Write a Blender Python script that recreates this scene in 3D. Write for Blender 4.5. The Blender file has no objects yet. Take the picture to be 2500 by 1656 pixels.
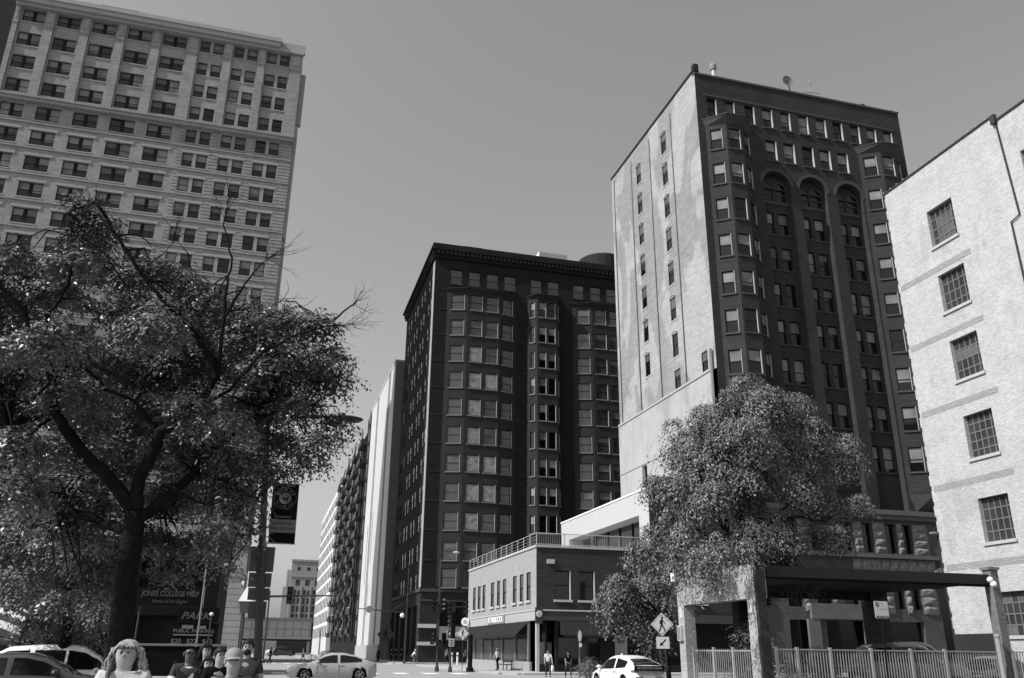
import bpy, math, random
import numpy as np
from mathutils import Vector, Matrix, Quaternion
random.seed(11)
R = math.radians
PI = math.pi
scene = bpy.context.scene
COL = scene.collection

# ------------------------------------------------------------------ camera
cd = bpy.data.cameras.new('camera')
cam = bpy.data.objects.new('camera', cd)
COL.objects.link(cam)
scene.camera = cam
cd.sensor_width = 36.0
cd.lens = 2075.0 / 2500.0 * 36.0
cd.clip_start = 0.1
cd.clip_end = 6000
pitch, yaw, roll = R(20.2), R(15.4), R(0.6)
fw = Vector((math.sin(yaw) * math.cos(pitch), math.cos(yaw) * math.cos(pitch), math.sin(pitch)))
r0 = Vector((math.cos(yaw), -math.sin(yaw), 0))
u0 = r0.cross(fw)
rt = r0 * math.cos(roll) + u0 * math.sin(roll)
up = rt.cross(fw)
mw = Matrix((( rt.x, up.x, -fw.x, 0), (rt.y, up.y, -fw.y, 0), (rt.z, up.z, -fw.z, 1.6), (0, 0, 0, 1)))
cam.matrix_world = mw

# ------------------------------------------------------------------ world, sun, exposure
SUN = Vector((-0.69, -0.142, 0.71)).normalized()      # towards the sun
world = bpy.data.worlds.new('World')
scene.world = world
world.use_nodes = True
nt = world.node_tree
nt.nodes.clear()
sky = nt.nodes.new('ShaderNodeTexSky')
sky.sky_type = 'NISHITA'
sky.sun_disc = False
sky.sun_elevation = math.asin(SUN.z)
sky.sun_rotation = math.atan2(SUN.x, SUN.y)
sky.air_density = 1.3
sky.dust_density = 2.2
sky.ozone_density = 1.5
sep = nt.nodes.new('ShaderNodeSeparateColor')
m1 = nt.nodes.new('ShaderNodeMath'); m1.operation = 'MULTIPLY'; m1.inputs[1].default_value = 0.30
m2 = nt.nodes.new('ShaderNodeMath'); m2.operation = 'MULTIPLY'; m2.inputs[1].default_value = 0.35
m3 = nt.nodes.new('ShaderNodeMath'); m3.operation = 'ADD'
m4 = nt.nodes.new('ShaderNodeMath'); m4.operation = 'MULTIPLY'; m4.inputs[1].default_value = 0.35
m5 = nt.nodes.new('ShaderNodeMath'); m5.operation = 'ADD'
bg = nt.nodes.new('ShaderNodeBackground')
bg.inputs['Strength'].default_value = 0.15
wo = nt.nodes.new('ShaderNodeOutputWorld')
nt.links.new(sky.outputs[0], sep.inputs[0])           # monochrome photograph
nt.links.new(sep.outputs[0], m1.inputs[0])
nt.links.new(sep.outputs[1], m2.inputs[0])
nt.links.new(m1.outputs[0], m3.inputs[0])
nt.links.new(m2.outputs[0], m3.inputs[1])
nt.links.new(sep.outputs[2], m4.inputs[0])
nt.links.new(m3.outputs[0], m5.inputs[0])
nt.links.new(m4.outputs[0], m5.inputs[1])
nt.links.new(m5.outputs[0], bg.inputs['Color'])
nt.links.new(bg.outputs[0], wo.inputs['Surface'])

sd = bpy.data.lights.new('sun', 'SUN')
sd.energy = 5.0
sd.angle = R(0.5)
sd.color = (1, 0.998, 0.99)
sun = bpy.data.objects.new('sun', sd)
COL.objects.link(sun)
sun.rotation_euler = (-SUN).to_track_quat('-Z', 'Y').to_euler()
sun.location = (-60, -20, 90)

scene.view_settings.view_transform = 'Standard'
scene.view_settings.look = 'None'
scene.view_settings.gamma = 1.0
scene.view_settings.use_curve_mapping = False
scene.view_settings.exposure = 0.0
scene.cycles.max_bounces = 5
scene.cycles.diffuse_bounces = 3
scene.cycles.glossy_bounces = 3
scene.cycles.transparent_max_bounces = 6
scene.cycles.transmission_bounces = 2

# ------------------------------------------------------------------ helpers
def tag(o, label=None, cat=None, group=None, kind=None):
    if label: o['label'] = label
    if cat: o['category'] = cat
    if group: o['group'] = group
    if kind: o['kind'] = kind
    return o

def thing(name, label, cat, loc=(0, 0, 0), rz=0.0, group=None):
    o = bpy.data.objects.new(name, None)
    o.empty_display_size = 0.5
    COL.objects.link(o)
    o.location = loc
    o.rotation_euler = (0, 0, rz)
    return tag(o, label, cat, group)

def world_of(o):
    v = Vector(o.location)
    p = o.parent
    while p:
        v = v + Vector(p.location); p = p.parent
    return v

def put(name, me, parent=None, loc=(0, 0, 0), rz=0.0, local=False):
    """link a mesh as one object; loc is in world coordinates unless local"""
    o = bpy.data.objects.new(name, me)
    COL.objects.link(o)
    if parent is not None:
        o.parent = parent
        o.location = Vector(loc) if local else Vector(loc) - world_of(parent)
    else:
        o.location = loc
    if rz: o.rotation_euler = (0, 0, rz)
    return o

class MB:
    def __init__(s):
        s.v = []; s.f = []; s.m = []; s.sm = []; s.cur = 0; s.smooth = False
    def add(s, verts, faces):
        b = len(s.v)
        s.v.extend([tuple(p) for p in verts])
        for f in faces:
            s.f.append(tuple(i + b for i in f)); s.m.append(s.cur); s.sm.append(s.smooth)
        return s
    def box(s, x0, x1, y0, y1, z0, z1):
        v = [(x0, y0, z0), (x1, y0, z0), (x1, y1, z0), (x0, y1, z0), (x0, y0, z1), (x1, y0, z1), (x1, y1, z1), (x0, y1, z1)]
        return s.add(v, [(3, 2, 1, 0), (4, 5, 6, 7), (0, 1, 5, 4), (1, 2, 6, 5), (2, 3, 7, 6), (3, 0, 4, 7)])
    def obox(s, p, u, n, a0, a1, d0, d1, z0, z1):
        """box in facet coordinates: a along u, d outwards along n"""
        P = Vector((p[0], p[1], 0)); u = Vector((u[0], u[1], 0)); n = Vector((n[0], n[1], 0))
        q = []
        for z in (z0, z1):
            for a, d in ((a0, d1), (a1, d1), (a1, d0), (a0, d0)):
                w = P + u * a + n * d; q.append((w.x, w.y, z))
        return s.add(q, [(3, 2, 1, 0), (4, 5, 6, 7), (0, 1, 5, 4), (1, 2, 6, 5), (2, 3, 7, 6), (3, 0, 4, 7)])
    def quad(s, a, b, c, d):
        return s.add([a, b, c, d], [(0, 1, 2, 3)])
    def poly(s, pts):
        return s.add(pts, [tuple(range(len(pts)))])
    def prism(s, pts, z0, z1):
        n = len(pts)
        v = [(x, y, z0) for x, y in pts] + [(x, y, z1) for x, y in pts]
        f = [tuple(range(n - 1, -1, -1)), tuple(range(n, 2 * n))] + [(i, (i + 1) % n, n + (i + 1) % n, n + i) for i in range(n)]
        return s.add(v, f)
    def frustum(s, pa, za, pb, zb):
        n = len(pa)
        v = [(x, y, za) for x, y in pa] + [(x, y, zb) for x, y in pb]
        f = [tuple(range(n - 1, -1, -1)), tuple(range(n, 2 * n))] + [(i, (i + 1) % n, n + (i + 1) % n, n + i) for i in range(n)]
        return s.add(v, f)
    def tube(s, pts, rad, seg=6, caps=True):
        pts = [Vector(p) for p in pts]
        n = len(pts)
        if not hasattr(rad, '__len__'): rad = [rad] * n
        v = []; f = []
        ref = Vector((0.13, 0.27, 1)).normalized()
        for i, p in enumerate(pts):
            t = (pts[min(i + 1, n - 1)] - pts[max(i - 1, 0)])
            t = t.normalized() if t.length > 1e-9 else Vector((0, 0, 1))
            a = t.cross(ref)
            if a.length < 0.15: a = t.cross(Vector((1, 0, 0)))
            a.normalize(); b = t.cross(a)
            for k in range(seg):
                an = 2 * PI * k / seg
                v.append(p + (a * math.cos(an) + b * math.sin(an)) * rad[i])
        for i in range(n - 1):
            for k in range(seg):
                k2 = (k + 1) % seg
                f.append((i * seg + k, i * seg + k2, (i + 1) * seg + k2, (i + 1) * seg + k))
        if caps:
            f.append(tuple(range(seg - 1, -1, -1))); f.append(tuple((n - 1) * seg + k for k in range(seg)))
        return s.add(v, f)
    def lathe(s, prof, c=(0, 0, 0), seg=12, axis='z'):
        v = []; f = []; n = len(prof)
        for r, h in prof:
            for k in range(seg):
                a = 2 * PI * k / seg
                p = (r * math.cos(a), r * math.sin(a), h)
                if axis == 'y': p = (p[0], p[2], p[1])
                if axis == 'x': p = (p[2], p[0], p[1])
                v.append((c[0] + p[0], c[1] + p[1], c[2] + p[2]))
        for i in range(n - 1):
            for k in range(seg):
                k2 = (k + 1) % seg
                f.append((i * seg + k, i * seg + k2, (i + 1) * seg + k2, (i + 1) * seg + k))
        f.append(tuple(range(seg - 1, -1, -1))); f.append(tuple((n - 1) * seg + k for k in range(seg)))
        return s.add(v, f)
    def ball(s, c, r, seg=10, rings=6):
        rx, ry, rz = (r, r, r) if not hasattr(r, '__len__') else r
        v = []; f = []
        for i in range(rings + 1):
            th = PI * i / rings
            for k in range(seg):
                a = 2 * PI * k / seg
                v.append((c[0] + rx * math.sin(th) * math.cos(a), c[1] + ry * math.sin(th) * math.sin(a), c[2] - rz * math.cos(th)))
        for i in range(rings):
            for k in range(seg):
                k2 = (k + 1) % seg
                f.append((i * seg + k, i * seg + k2, (i + 1) * seg + k2, (i + 1) * seg + k))
        return s.add(v, f)
    def mesh(s, name, mats, off=(0, 0, 0)):
        me = bpy.data.meshes.new(name)
        ox, oy, oz = off
        me.from_pydata([(a - ox, b - oy, c - oz) for a, b, c in s.v], [], s.f)
        if not isinstance(mats, (list, tuple)): mats = [mats]
        for m in mats: me.materials.append(m)
        if len(mats) > 1: me.polygons.foreach_set('material_index', s.m)
        if any(s.sm): me.polygons.foreach_set('use_smooth', s.sm)
        me.update()
        return me
    def build(s, name, mats, parent=None, local=False):
        """vertices are world coordinates (or thing-local when local=True)"""
        off = (0, 0, 0)
        if parent is not None and not local: off = world_of(parent)
        me = s.mesh(name, mats, off)
        o = bpy.data.objects.new(name, me)
        COL.objects.link(o)
        if parent is not None: o.parent = parent
        return o

# ------------------------------------------------------------------ materials (the photograph is black and white: neutral greys)
def mat(name, c, rough=0.8, amp=0.0, scale=1.0, bump=0.0, bscale=None, brick=None, mortar=1.25, streak=0.0, patch=None,
        spec=0.08, metal=0.0, coat=0.0, fine=0.0, courses=0.0, trans=0.0, ior=None):
    m = bpy.data.materials.new(name)
    m.use_nodes = True
    t = m.node_tree; N = t.nodes; L = t.links
    b = N['Principled BSDF']
    b.inputs['Base Color'].default_value = (c, c, c, 1)
    b.inputs['Roughness'].default_value = rough
    b.inputs['Specular IOR Level'].default_value = spec
    b.inputs['Metallic'].default_value = metal
    b.inputs['Coat Weight'].default_value = coat
    b.inputs['Coat Roughness'].default_value = 0.04
    if ior: b.inputs['IOR'].default_value = ior
    if not (amp or bump or brick or streak or patch or fine or courses): return m
    geo = N.new('ShaderNodeNewGeometry')
    val = N.new('ShaderNodeValue'); val.outputs[0].default_value = c
    cur = val.outputs[0]
    def math_(op, a, bb=None, clamp=False):
        n = N.new('ShaderNodeMath'); n.operation = op; n.use_clamp = clamp
        for i, x in enumerate((a, bb)):
            if x is None: continue
            if isinstance(x, (int, float)): n.inputs[i].default_value = x
            else: L.new(x, n.inputs[i])
        return n.outputs[0]
    def noise(sc, det=4, vec=None, dist=0.0):
        n = N.new('ShaderNodeTexNoise'); n.inputs['Scale'].default_value = sc; n.inputs['Detail'].default_value = det
        n.inputs['Distortion'].default_value = dist
        L.new(vec if vec else geo.outputs['Position'], n.inputs['Vector'])
        return n.outputs['Fac']
    def mapped(sx, sy, sz):
        v = N.new('ShaderNodeVectorMath'); v.operation = 'MULTIPLY'; v.inputs[1].default_value = (sx, sy, sz)
        L.new(geo.outputs['Position'], v.inputs[0]); return v.outputs[0]
    def around(fac, a):     # 1 + (fac-.5)*2a
        return math_('ADD', math_('MULTIPLY', math_('SUBTRACT', fac, 0.5), 2 * a), 1.0)
    if amp: cur = math_('MULTIPLY', cur, around(noise(scale, 6), amp * 1.6))
    if fine: cur = math_('MULTIPLY', cur, around(noise(9.0, 3), fine * 1.6))
    if streak: cur = math_('MULTIPLY', cur, around(noise(1.0, 4, mapped(1.3, 1.3, 0.12)), streak * 1.6))
    if courses: cur = math_('MULTIPLY', cur, around(noise(1.0, 2, mapped(0.9, 0.9, 7.0)), courses * 1.6))
    if patch:               # (scale, threshold, factor): shaped areas of other paint or bare brick
        f = noise(1.0, 7, mapped(patch[0], patch[0], patch[0] * 0.5), 0.6)
        st = math_('MULTIPLY', math_('SUBTRACT', f, patch[1]), 34.0, True)
        cur = math_('MULTIPLY', cur, math_('ADD', math_('MULTIPLY', st, patch[2] - 1.0), 1.0))
    hgt = None
    if brick:
        sx = N.new('ShaderNodeSeparateXYZ'); L.new(geo.outputs['Position'], sx.inputs[0])
        cx = N.new('ShaderNodeCombineXYZ')
        L.new(math_('ADD', sx.outputs[0], sx.outputs[1]), cx.inputs[0]); L.new(sx.outputs[2], cx.inputs[1])
        br = N.new('ShaderNodeTexBrick')
        L.new(cx.outputs[0], br.inputs['Vector'])
        br.inputs['Scale'].default_value = 1.0
        br.inputs['Brick Width'].default_value = brick[0]
        br.inputs['Row Height'].default_value = brick[1]
        br.inputs['Mortar Size'].default_value = brick[2]
        br.inputs['Color1'].default_value = (0.82, 0.82, 0.82, 1)
        br.inputs['Color2'].default_value = (1.12, 1.12, 1.12, 1)
        br.inputs['Mortar'].default_value = (mortar, mortar, mortar, 1)
        bw = N.new('ShaderNodeRGBToBW'); L.new(br.outputs['Color'], bw.inputs[0])
        cur = math_('MULTIPLY', cur, bw.outputs[0])
        hgt = math_('MULTIPLY', br.outputs['Fac'], -0.6)
    cmb = N.new('ShaderNodeCombineColor')
    for i in range(3): L.new(cur, cmb.inputs[i])
    L.new(cmb.outputs[0], b.inputs['Base Color'])
    if bump:
        h = noise(bscale or 12.0, 5)
        if hgt: h = math_('ADD', h, hgt)
        bp = N.new('ShaderNodeBump'); bp.inputs['Strength'].default_value = bump; bp.inputs['Distance'].default_value = 0.03
        L.new(h, bp.inputs['Height']); L.new(bp.outputs[0], b.inputs['Normal'])
    return m

M = {}
M['pale_brick'] = mat('pale_brick', 0.285, amp=0.2, scale=0.4, fine=0.3, courses=0.35, bump=0.5, bscale=5)
M['pale_stone'] = mat('pale_stone', 0.29, amp=0.15, scale=0.8, fine=0.12, bump=0.3, bscale=3)
M['cornice_stone'] = mat('cornice_stone', 0.36, amp=0.08, scale=1.0)
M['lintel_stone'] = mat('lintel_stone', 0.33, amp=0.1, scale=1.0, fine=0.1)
M['dark_brick'] = mat('dark_brick', 0.018, amp=0.22, scale=0.5, fine=0.3, courses=0.3, bump=0.4, bscale=7)
M['dark_trim'] = mat('dark_trim', 0.031, amp=0.2, scale=0.8, fine=0.2)
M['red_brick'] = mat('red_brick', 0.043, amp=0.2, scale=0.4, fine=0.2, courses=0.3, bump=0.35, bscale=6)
M['red_trim'] = mat('red_trim', 0.07, amp=0.15, scale=0.8, fine=0.15)
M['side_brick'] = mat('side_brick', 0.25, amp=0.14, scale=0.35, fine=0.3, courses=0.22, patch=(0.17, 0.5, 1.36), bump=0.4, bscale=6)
M['side_paint'] = mat('side_paint', 0.36, amp=0.12, scale=0.4, fine=0.08, streak=0.1, patch=(0.22, 0.56, 0.85), bump=0.3, bscale=4)
M['white_brick'] = mat('white_brick', 0.45, amp=0.1, scale=0.7, fine=0.12, streak=0.05, brick=(0.24, 0.078, 0.012), mortar=0.94, bump=0.5, bscale=14, patch=(0.5, 0.62, 0.9))
M['white_band'] = mat('white_band', 0.38, amp=0.1, scale=0.7, brick=(0.24, 0.078, 0.02), mortar=0.6, bump=0.8)
M['white_panel'] = mat('white_panel', 0.45, amp=0.03, scale=0.5, rough=0.6)
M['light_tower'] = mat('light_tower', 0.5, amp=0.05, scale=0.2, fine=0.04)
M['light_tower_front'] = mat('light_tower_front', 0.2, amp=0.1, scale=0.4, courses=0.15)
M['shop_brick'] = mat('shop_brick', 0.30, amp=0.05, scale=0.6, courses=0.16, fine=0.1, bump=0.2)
M['shop_trim'] = mat('shop_trim', 0.36, amp=0.05)
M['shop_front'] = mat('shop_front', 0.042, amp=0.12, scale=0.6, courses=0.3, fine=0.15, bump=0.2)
M['jamb'] = mat('jamb', 0.4, amp=0.1, scale=2)
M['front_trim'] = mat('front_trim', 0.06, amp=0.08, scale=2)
M['sill'] = mat('sill', 0.42, amp=0.08, scale=2)
M['dark_sill'] = mat('dark_sill', 0.16, amp=0.1, scale=2)
M['portal_brick'] = mat('portal_brick', 0.35, amp=0.12, scale=1.2, fine=0.15, brick=(0.23, 0.075, 0.012), mortar=1.1, bump=0.6)
M['rough_stone'] = mat('rough_stone', 0.085, amp=0.2, scale=1.5, fine=0.2, bump=1.0, bscale=4)
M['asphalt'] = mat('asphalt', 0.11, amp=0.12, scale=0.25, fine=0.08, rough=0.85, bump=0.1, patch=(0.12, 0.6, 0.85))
M['stone_light'] = mat('stone_light', 0.2, amp=0.3, scale=2.5, fine=0.3, bump=1.0, bscale=6)
M['pier_brick'] = mat('pier_brick', 0.17, amp=0.12, scale=1.2, fine=0.15, brick=(0.23, 0.075, 0.012), mortar=1.1, bump=0.6)
M['letter_dim'] = mat('letter_dim', 0.11)
M['base_trim'] = mat('base_trim', 0.13, amp=0.15, scale=1)
M['beam'] = mat('beam', 0.014, rough=0.5, spec=0.3)
M['lot'] = mat('lot', 0.05, amp=0.2, scale=0.6, fine=0.1)
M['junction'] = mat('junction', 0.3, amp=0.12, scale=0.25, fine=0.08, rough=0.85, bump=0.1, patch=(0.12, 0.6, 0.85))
M['concrete'] = mat('concrete', 0.38, amp=0.12, scale=0.6, fine=0.08, bump=0.1)
M['marking'] = mat('marking', 0.75, amp=0.15, scale=2.0)
M['glass'] = mat('glass', 0.005, rough=0.05, spec=0.55)
M['glass_soft'] = mat('glass_soft', 0.04, rough=0.12, spec=1.0, amp=0.5, scale=0.8)
M['blind_light'] = mat('blind_light', 0.2, rough=0.6, coat=0.5, amp=0.6, scale=0.45, fine=0.08)
M['blind_mid'] = mat('blind_mid', 0.11, rough=0.6, coat=0.5, amp=0.6, scale=0.45)
M['blind_dark'] = mat('blind_dark', 0.07, rough=0.5, coat=0.6, amp=0.2, scale=1.5)
M['curtain'] = mat('curtain', 0.22, rough=0.6, coat=0.6, amp=0.65, scale=1.6)
M['frame_dark'] = mat('frame_dark', 0.018, rough=0.6)
M['frame_grey'] = mat('frame_grey', 0.14, rough=0.6)
M['frame_light'] = mat('frame_light', 0.35, rough=0.6)
M['black'] = mat('black', 0.008, rough=0.6)
M['black_gloss'] = mat('black_gloss', 0.012, rough=0.25, spec=0.6)
M['metal_dark'] = mat('metal_dark', 0.03, rough=0.45, spec=0.5)
M['metal_grey'] = mat('metal_grey', 0.22, rough=0.45, spec=0.5)
M['metal_light'] = mat('metal_light', 0.5, rough=0.4, spec=0.5)
M['sign_back'] = mat('sign_back', 0.12, rough=0.5)
M['white'] = mat('white', 0.75, rough=0.5)
M['off_white'] = mat('off_white', 0.5, rough=0.6)
M['grey'] = mat('grey', 0.22, rough=0.7)
M['dark_grey'] = mat('dark_grey', 0.07, rough=0.7)
M['bark'] = mat('bark', 0.011, amp=0.3, scale=5, rough=0.95, bump=1.0, bscale=9, streak=0.35, fine=0.3)
M['leaf_a'] = mat('leaf_a', 0.11, rough=0.4, spec=0.45, amp=0.5, scale=1.1, fine=0.45)
M['leaf_b'] = mat('leaf_b', 0.14, rough=0.45, spec=0.4, amp=0.3, scale=1.2, fine=0.25)
M['leaf_c'] = mat('leaf_c', 0.15, rough=0.5, spec=0.4, amp=0.25, scale=1.2)
M['skin'] = mat('skin', 0.31, rough=0.6, amp=0.22, scale=11, fine=0.1)
M['skin_dark'] = mat('skin_dark', 0.07, rough=0.4, spec=0.5)
M['skin_mid'] = mat('skin_mid', 0.28, rough=0.5)
M['hair_blond'] = mat('hair_blond', 0.27, rough=0.6, amp=0.55, scale=30)
M['hair_dark'] = mat('hair_dark', 0.02, rough=0.4, amp=0.3, scale=20)
for nm_, v_ in (('off_white', .45), ('grey', .16), ('dark_grey', .045), ('black', .009), ('white', .6)):
    M['cloth_' + nm_] = mat('cloth_' + nm_, v_, rough=0.95, spec=0.02, amp=0.25, scale=5, bump=1.0, bscale=5)
M['canvas'] = mat('canvas', 0.055, rough=0.85, amp=0.08, scale=2)
M['awning'] = mat('awning', 0.022, rough=0.8, amp=0.1, scale=1.0)

# ------------------------------------------------------------------ windows and facades
WC = {}
def window_meshes(w, h, style, bl, fm, gm):
    """frame, glazing and blind meshes; local x along the wall (centred), -y outwards, z from the sill"""
    key = (round(w, 2), round(h, 2), style, bl, fm, gm)
    if key in WC: return WC[key]
    units = [(-w / 2, w / 2)]
    if style == 'double':
        mw_ = 0.34
        units = [(-w / 2, -mw_ / 2), (mw_ / 2, w / 2)]
    fr = MB(); pn = MB(); bd = MB(); bd2 = MB()
    t = 0.09
    for i, (a, b) in enumerate(units):
        fr.box(a, a + t, -0.05, 0.05, 0, h); fr.box(b - t, b, -0.05, 0.05, 0, h)
        fr.box(a + t, b - t, -0.05, 0.05, 0, t); fr.box(a + t, b - t, -0.05, 0.05, h - t, h)
        fr.box(a + t, b - t, -0.03, 0.05, h * 0.5 - 0.04, h * 0.5 + 0.04)
        pn.box(a + t, b - t, -0.005, 0.02, h * 0.5 + 0.04, h - t)
        pn.box(a + t, b - t, 0.015, 0.04, t, h * 0.5 - 0.04)
        k = (bl + i * 2) % 7 if style == 'double' else bl
        # blind drawn to different heights
        drop = {0: 0.46, 1: 0.46, 2: 0.62, 3: 0.30, 4: 0.0, 5: 0.86, 6: 0.46}[k]
        tgt = bd2 if k in (1, 3) else bd
        if drop > 0:
            zt = h - t; zb = h - t - drop * (h - 2 * t)
            zm = h * 0.5 + 0.04
            if zb < zm:
                tgt.box(a + t, b - t, -0.011, -0.006, zm, zt)
                if zb < zm - 0.12: tgt.box(a + t, b - t, 0.009, 0.014, zb, zm - 0.08)
            else: tgt.box(a + t, b - t, -0.011, -0.006, zb, zt)
    if style == 'double': fr.box(-mw_ / 2, mw_ / 2, -0.06, 0.06, 0, h)
    res = [fr.mesh('window_frame', M[fm]), pn.mesh('pane', M[gm]), None, None]
    if bd.v: res[2] = bd.mesh('blind', M['blind_light'])
    if bd2.v: res[3] = bd2.mesh('blind', M['blind_mid'])
    WC[key] = res
    return res

SC = {}
def sill_mesh(w, d0, d1, hh, m):
    k = (round(w, 2), d0, d1, hh, m)
    if k not in SC:
        SC[k] = MB().box(-w / 2, w / 2, -d1, -d0, -hh, 0.02).mesh('sill', M[m])
    return SC[k]

def add_window(B, p, ang, w, h, style='sash', bl=None, fm='frame_dark', gm='glass', depth=0.22, sill=None, sillmat='sill', blinds=None, jamb=False):
    """p: world point on the wall face, middle of the sill; ang: rotation so that local -y faces outwards"""
    if bl is None: bl = random.choice(blinds or (0, 1, 2, 3, 4, 5, 6, 0, 1))
    fr, pn, b1, b2 = window_meshes(w, h, style, bl, fm, gm)
    off = Vector((-math.sin(ang), math.cos(ang), 0)) * depth
    o = put('window', fr, B, Vector(p) + off, ang)
    put('pane', pn, o, (0, 0, 0), local=True)
    if b1: put('blind', b1, o, (0, 0, 0), local=True)
    if b2: put('blind', b2, o, (0, 0, 0), local=True)
    if sill:
        put('sill', sill_mesh(w + 0.24, -(depth - 0.06), sill, 0.16, sillmat), o, (0, -depth, 0), local=True)
    if jamb:  # pale casing on the right reveal alone: sunlight put into its colour
        k = ('jamb', round(w, 2), round(h, 2), depth)
        if k not in SC: SC[k] = MB().box(w / 2 - 0.05, w / 2 + 0.01, -depth - 0.02, -0.06, 0.03, h - 0.02).mesh('jamb', M['jamb'])
        put('jamb', SC[k], o, (0, 0, 0), local=True)
    return o

def facet(mb, p0, p1, z0, z1, holes=(), depth=0.25, B=None, top_back=None):
    """one straight wall face from p0 to p1 (outside on the right-hand side looking p0->p1), rectangular holes (a,b,za,zb) with reveals"""
    P = Vector((p0[0], p0[1], 0)); Q = Vector((p1[0], p1[1], 0))
    W = (Q - P).length; u = (Q - P) / W; n = Vector((u.y, -u.x, 0))
    def pt(a, z, d=0.0):
        v = P + u * a - n * d; return (v.x, v.y, z)
    xs = sorted(set([0.0, W] + [round(min(max(h[i], 0), W), 4) for h in holes for i in (0, 1)]))
    zs = sorted(set([z0, z1] + [round(min(max(h[i], z0), z1), 4) for h in holes for i in (2, 3)]))
    for j in range(len(zs) - 1):
        za, zb = zs[j], zs[j + 1]; zc = (za + zb) / 2
        run = None
        for i in range(len(xs) - 1):
            a, b = xs[i], xs[i + 1]; c = (a + b) / 2
            solid = not any(h[0] < c < h[1] and h[2] < zc < h[3] for h in holes)
            if solid:
                if run is None: run = a
            if (not solid or i == len(xs) - 2) and run is not None:
                e = b if solid else a
                mb.quad(pt(run, za), pt(e, za), pt(e, zb), pt(run, zb)); run = None
    for h in holes:
        a, b, za, zb = h[:4]
        d = h[4] if len(h) > 4 else depth
        mb.quad(pt(a, za), pt(a, zb), pt(a, zb, d), pt(a, za, d))
        mb.quad(pt(b, zb), pt(b, za), pt(b, za, d), pt(b, zb, d))
        mb.quad(pt(a, zb), pt(b, zb), pt(b, zb, d), pt(a, zb, d))
        mb.quad(pt(b, za), pt(a, za), pt(a, za, d), pt(b, za, d))
    return u, n

def wall_windows(B, mb, p0, p1, z0, z1, wins, depth=0.25, extra=(), **kw):
    """facet with windows: wins = [(a,b,za,zb[,style])]"""
    holes = [(a[0], a[1], a[2], a[3]) for a in wins] + list(extra)
    u, n = facet(mb, p0, p1, z0, z1, holes, depth)
    ang = math.atan2(u.y, u.x)
    for wn in wins:
        st = wn[4] if len(wn) > 4 else 'sash'
        c = (wn[0] + wn[1]) / 2
        p = Vector((p0[0], p0[1], wn[2])) + Vector((u.x, u.y, 0)) * c
        add_window(B, p, ang, wn[1] - wn[0], wn[3] - wn[2], st, depth=depth - 0.05, **kw)
    return u, n

def text_mesh(s, size, m, extrude=0.0, align='CENTER', width=None, bold=0.0, shear=0.0, name='lettering'):
    cu = bpy.data.curves.new('txt', 'FONT')
    cu.body = s; cu.size = size; cu.extrude = extrude; cu.align_x = align; cu.align_y = 'CENTER'
    cu.offset = bold; cu.shear = shear; cu.resolution_u = 3
    o = bpy.data.objects.new('txt', cu)
    COL.objects.link(o)
    dg = bpy.context.evaluated_depsgraph_get()
    me = bpy.data.meshes.new_from_object(o.evaluated_get(dg))
    bpy.data.objects.remove(o)
    me.name = name
    if width:
        xs = [v.co.x for v in me.vertices]
        k = width / max(1e-6, (max(xs) - min(xs)))
        for v in me.vertices: v.co.x *= k
    me.materials.clear(); me.materials.append(m)
    return me

def put_text(s, size, m, parent, loc, ang=0.0, **kw):
    o = put('lettering', text_mesh(s, size, m, **kw), parent, loc)
    o.rotation_euler = (PI / 2, 0, ang)
    return o

# ================================================================== THE SETTING: ground
def structure(o): o['kind'] = 'structure'; return o
structure(MB().quad((-1500, -300, 0), (1500, -300, 0), (1500, 3000, 0), (-1500, 3000, 0)).build('road', M['asphalt']))
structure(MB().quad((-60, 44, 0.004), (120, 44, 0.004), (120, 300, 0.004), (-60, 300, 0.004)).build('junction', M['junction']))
def slab(pts, z=0.13):
    mb = MB(); mb.prism(pts, -0.02, z); return mb
structure(slab([(17.6, 65.2), (18.4, 64.4), (95, 64.4), (95, 102), (17.6, 102)]).build('pavement', M['concrete']))
structure(slab([(17.4, 119), (18.6, 117.8), (95, 117.8), (95, 290), (17.4, 290)]).build('pavement', M['concrete']))
structure(slab([(-95, 117), (-0.8, 117), (0.2, 118), (0.2, 290), (-95, 290)]).build('pavement', M['concrete']))
structure(slab([(-40, 1), (2.2, 1), (2.2, 22), (1.2, 23), (-40, 23)]).build('pavement', M['concrete']))
structure(slab([(16.2, 10), (17.7, 10), (17.7, 36.2), (16.2, 36.2)], 0.12).build('pavement', M['concrete']))
structure(slab([(17.75, 20), (60, 20), (60, 66), (17.75, 50)], 0.1).build('parking_lot', M['lot']))
# kerbs
kb = MB()
kb.box(17.3, 17.58, 65.6, 102, -0.02, 0.135); kb.box(18.8, 95, 64.1, 64.38, -0.02, 0.135)
kb.box(17.1, 17.38, 119.4, 290, -0.02, 0.135); kb.box(19.0, 95, 117.5, 117.78, -0.02, 0.135)
structure(kb.build('kerb', M['concrete']))
mk = MB()
for i in range(9):                                     # crossing on the far side, long bars
    mk.box(1.2 + i * 1.75, 2.1 + i * 1.75, 112.3, 115.6, 0.008, 0.012)
for i in range(7):
    mk.box(1.0 + i * 2.2, 2.0 + i * 2.2, 66.0, 69.2, 0.008, 0.012)
mk.box(0.4, 16.4, 109.6, 110.1, 0.008, 0.012)
for i in range(10):
    mk.box(-40 + i * 5.5, -37.4 + i * 5.5, 88, 88.18, 0.008, 0.012)
mk.box(8.6, 8.76, 120, 240, 0.008, 0.012); mk.box(8.9, 9.06, 120, 240, 0.008, 0.012)
tag(mk.build('road_marking', M['marking']), kind='structure')

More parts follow.
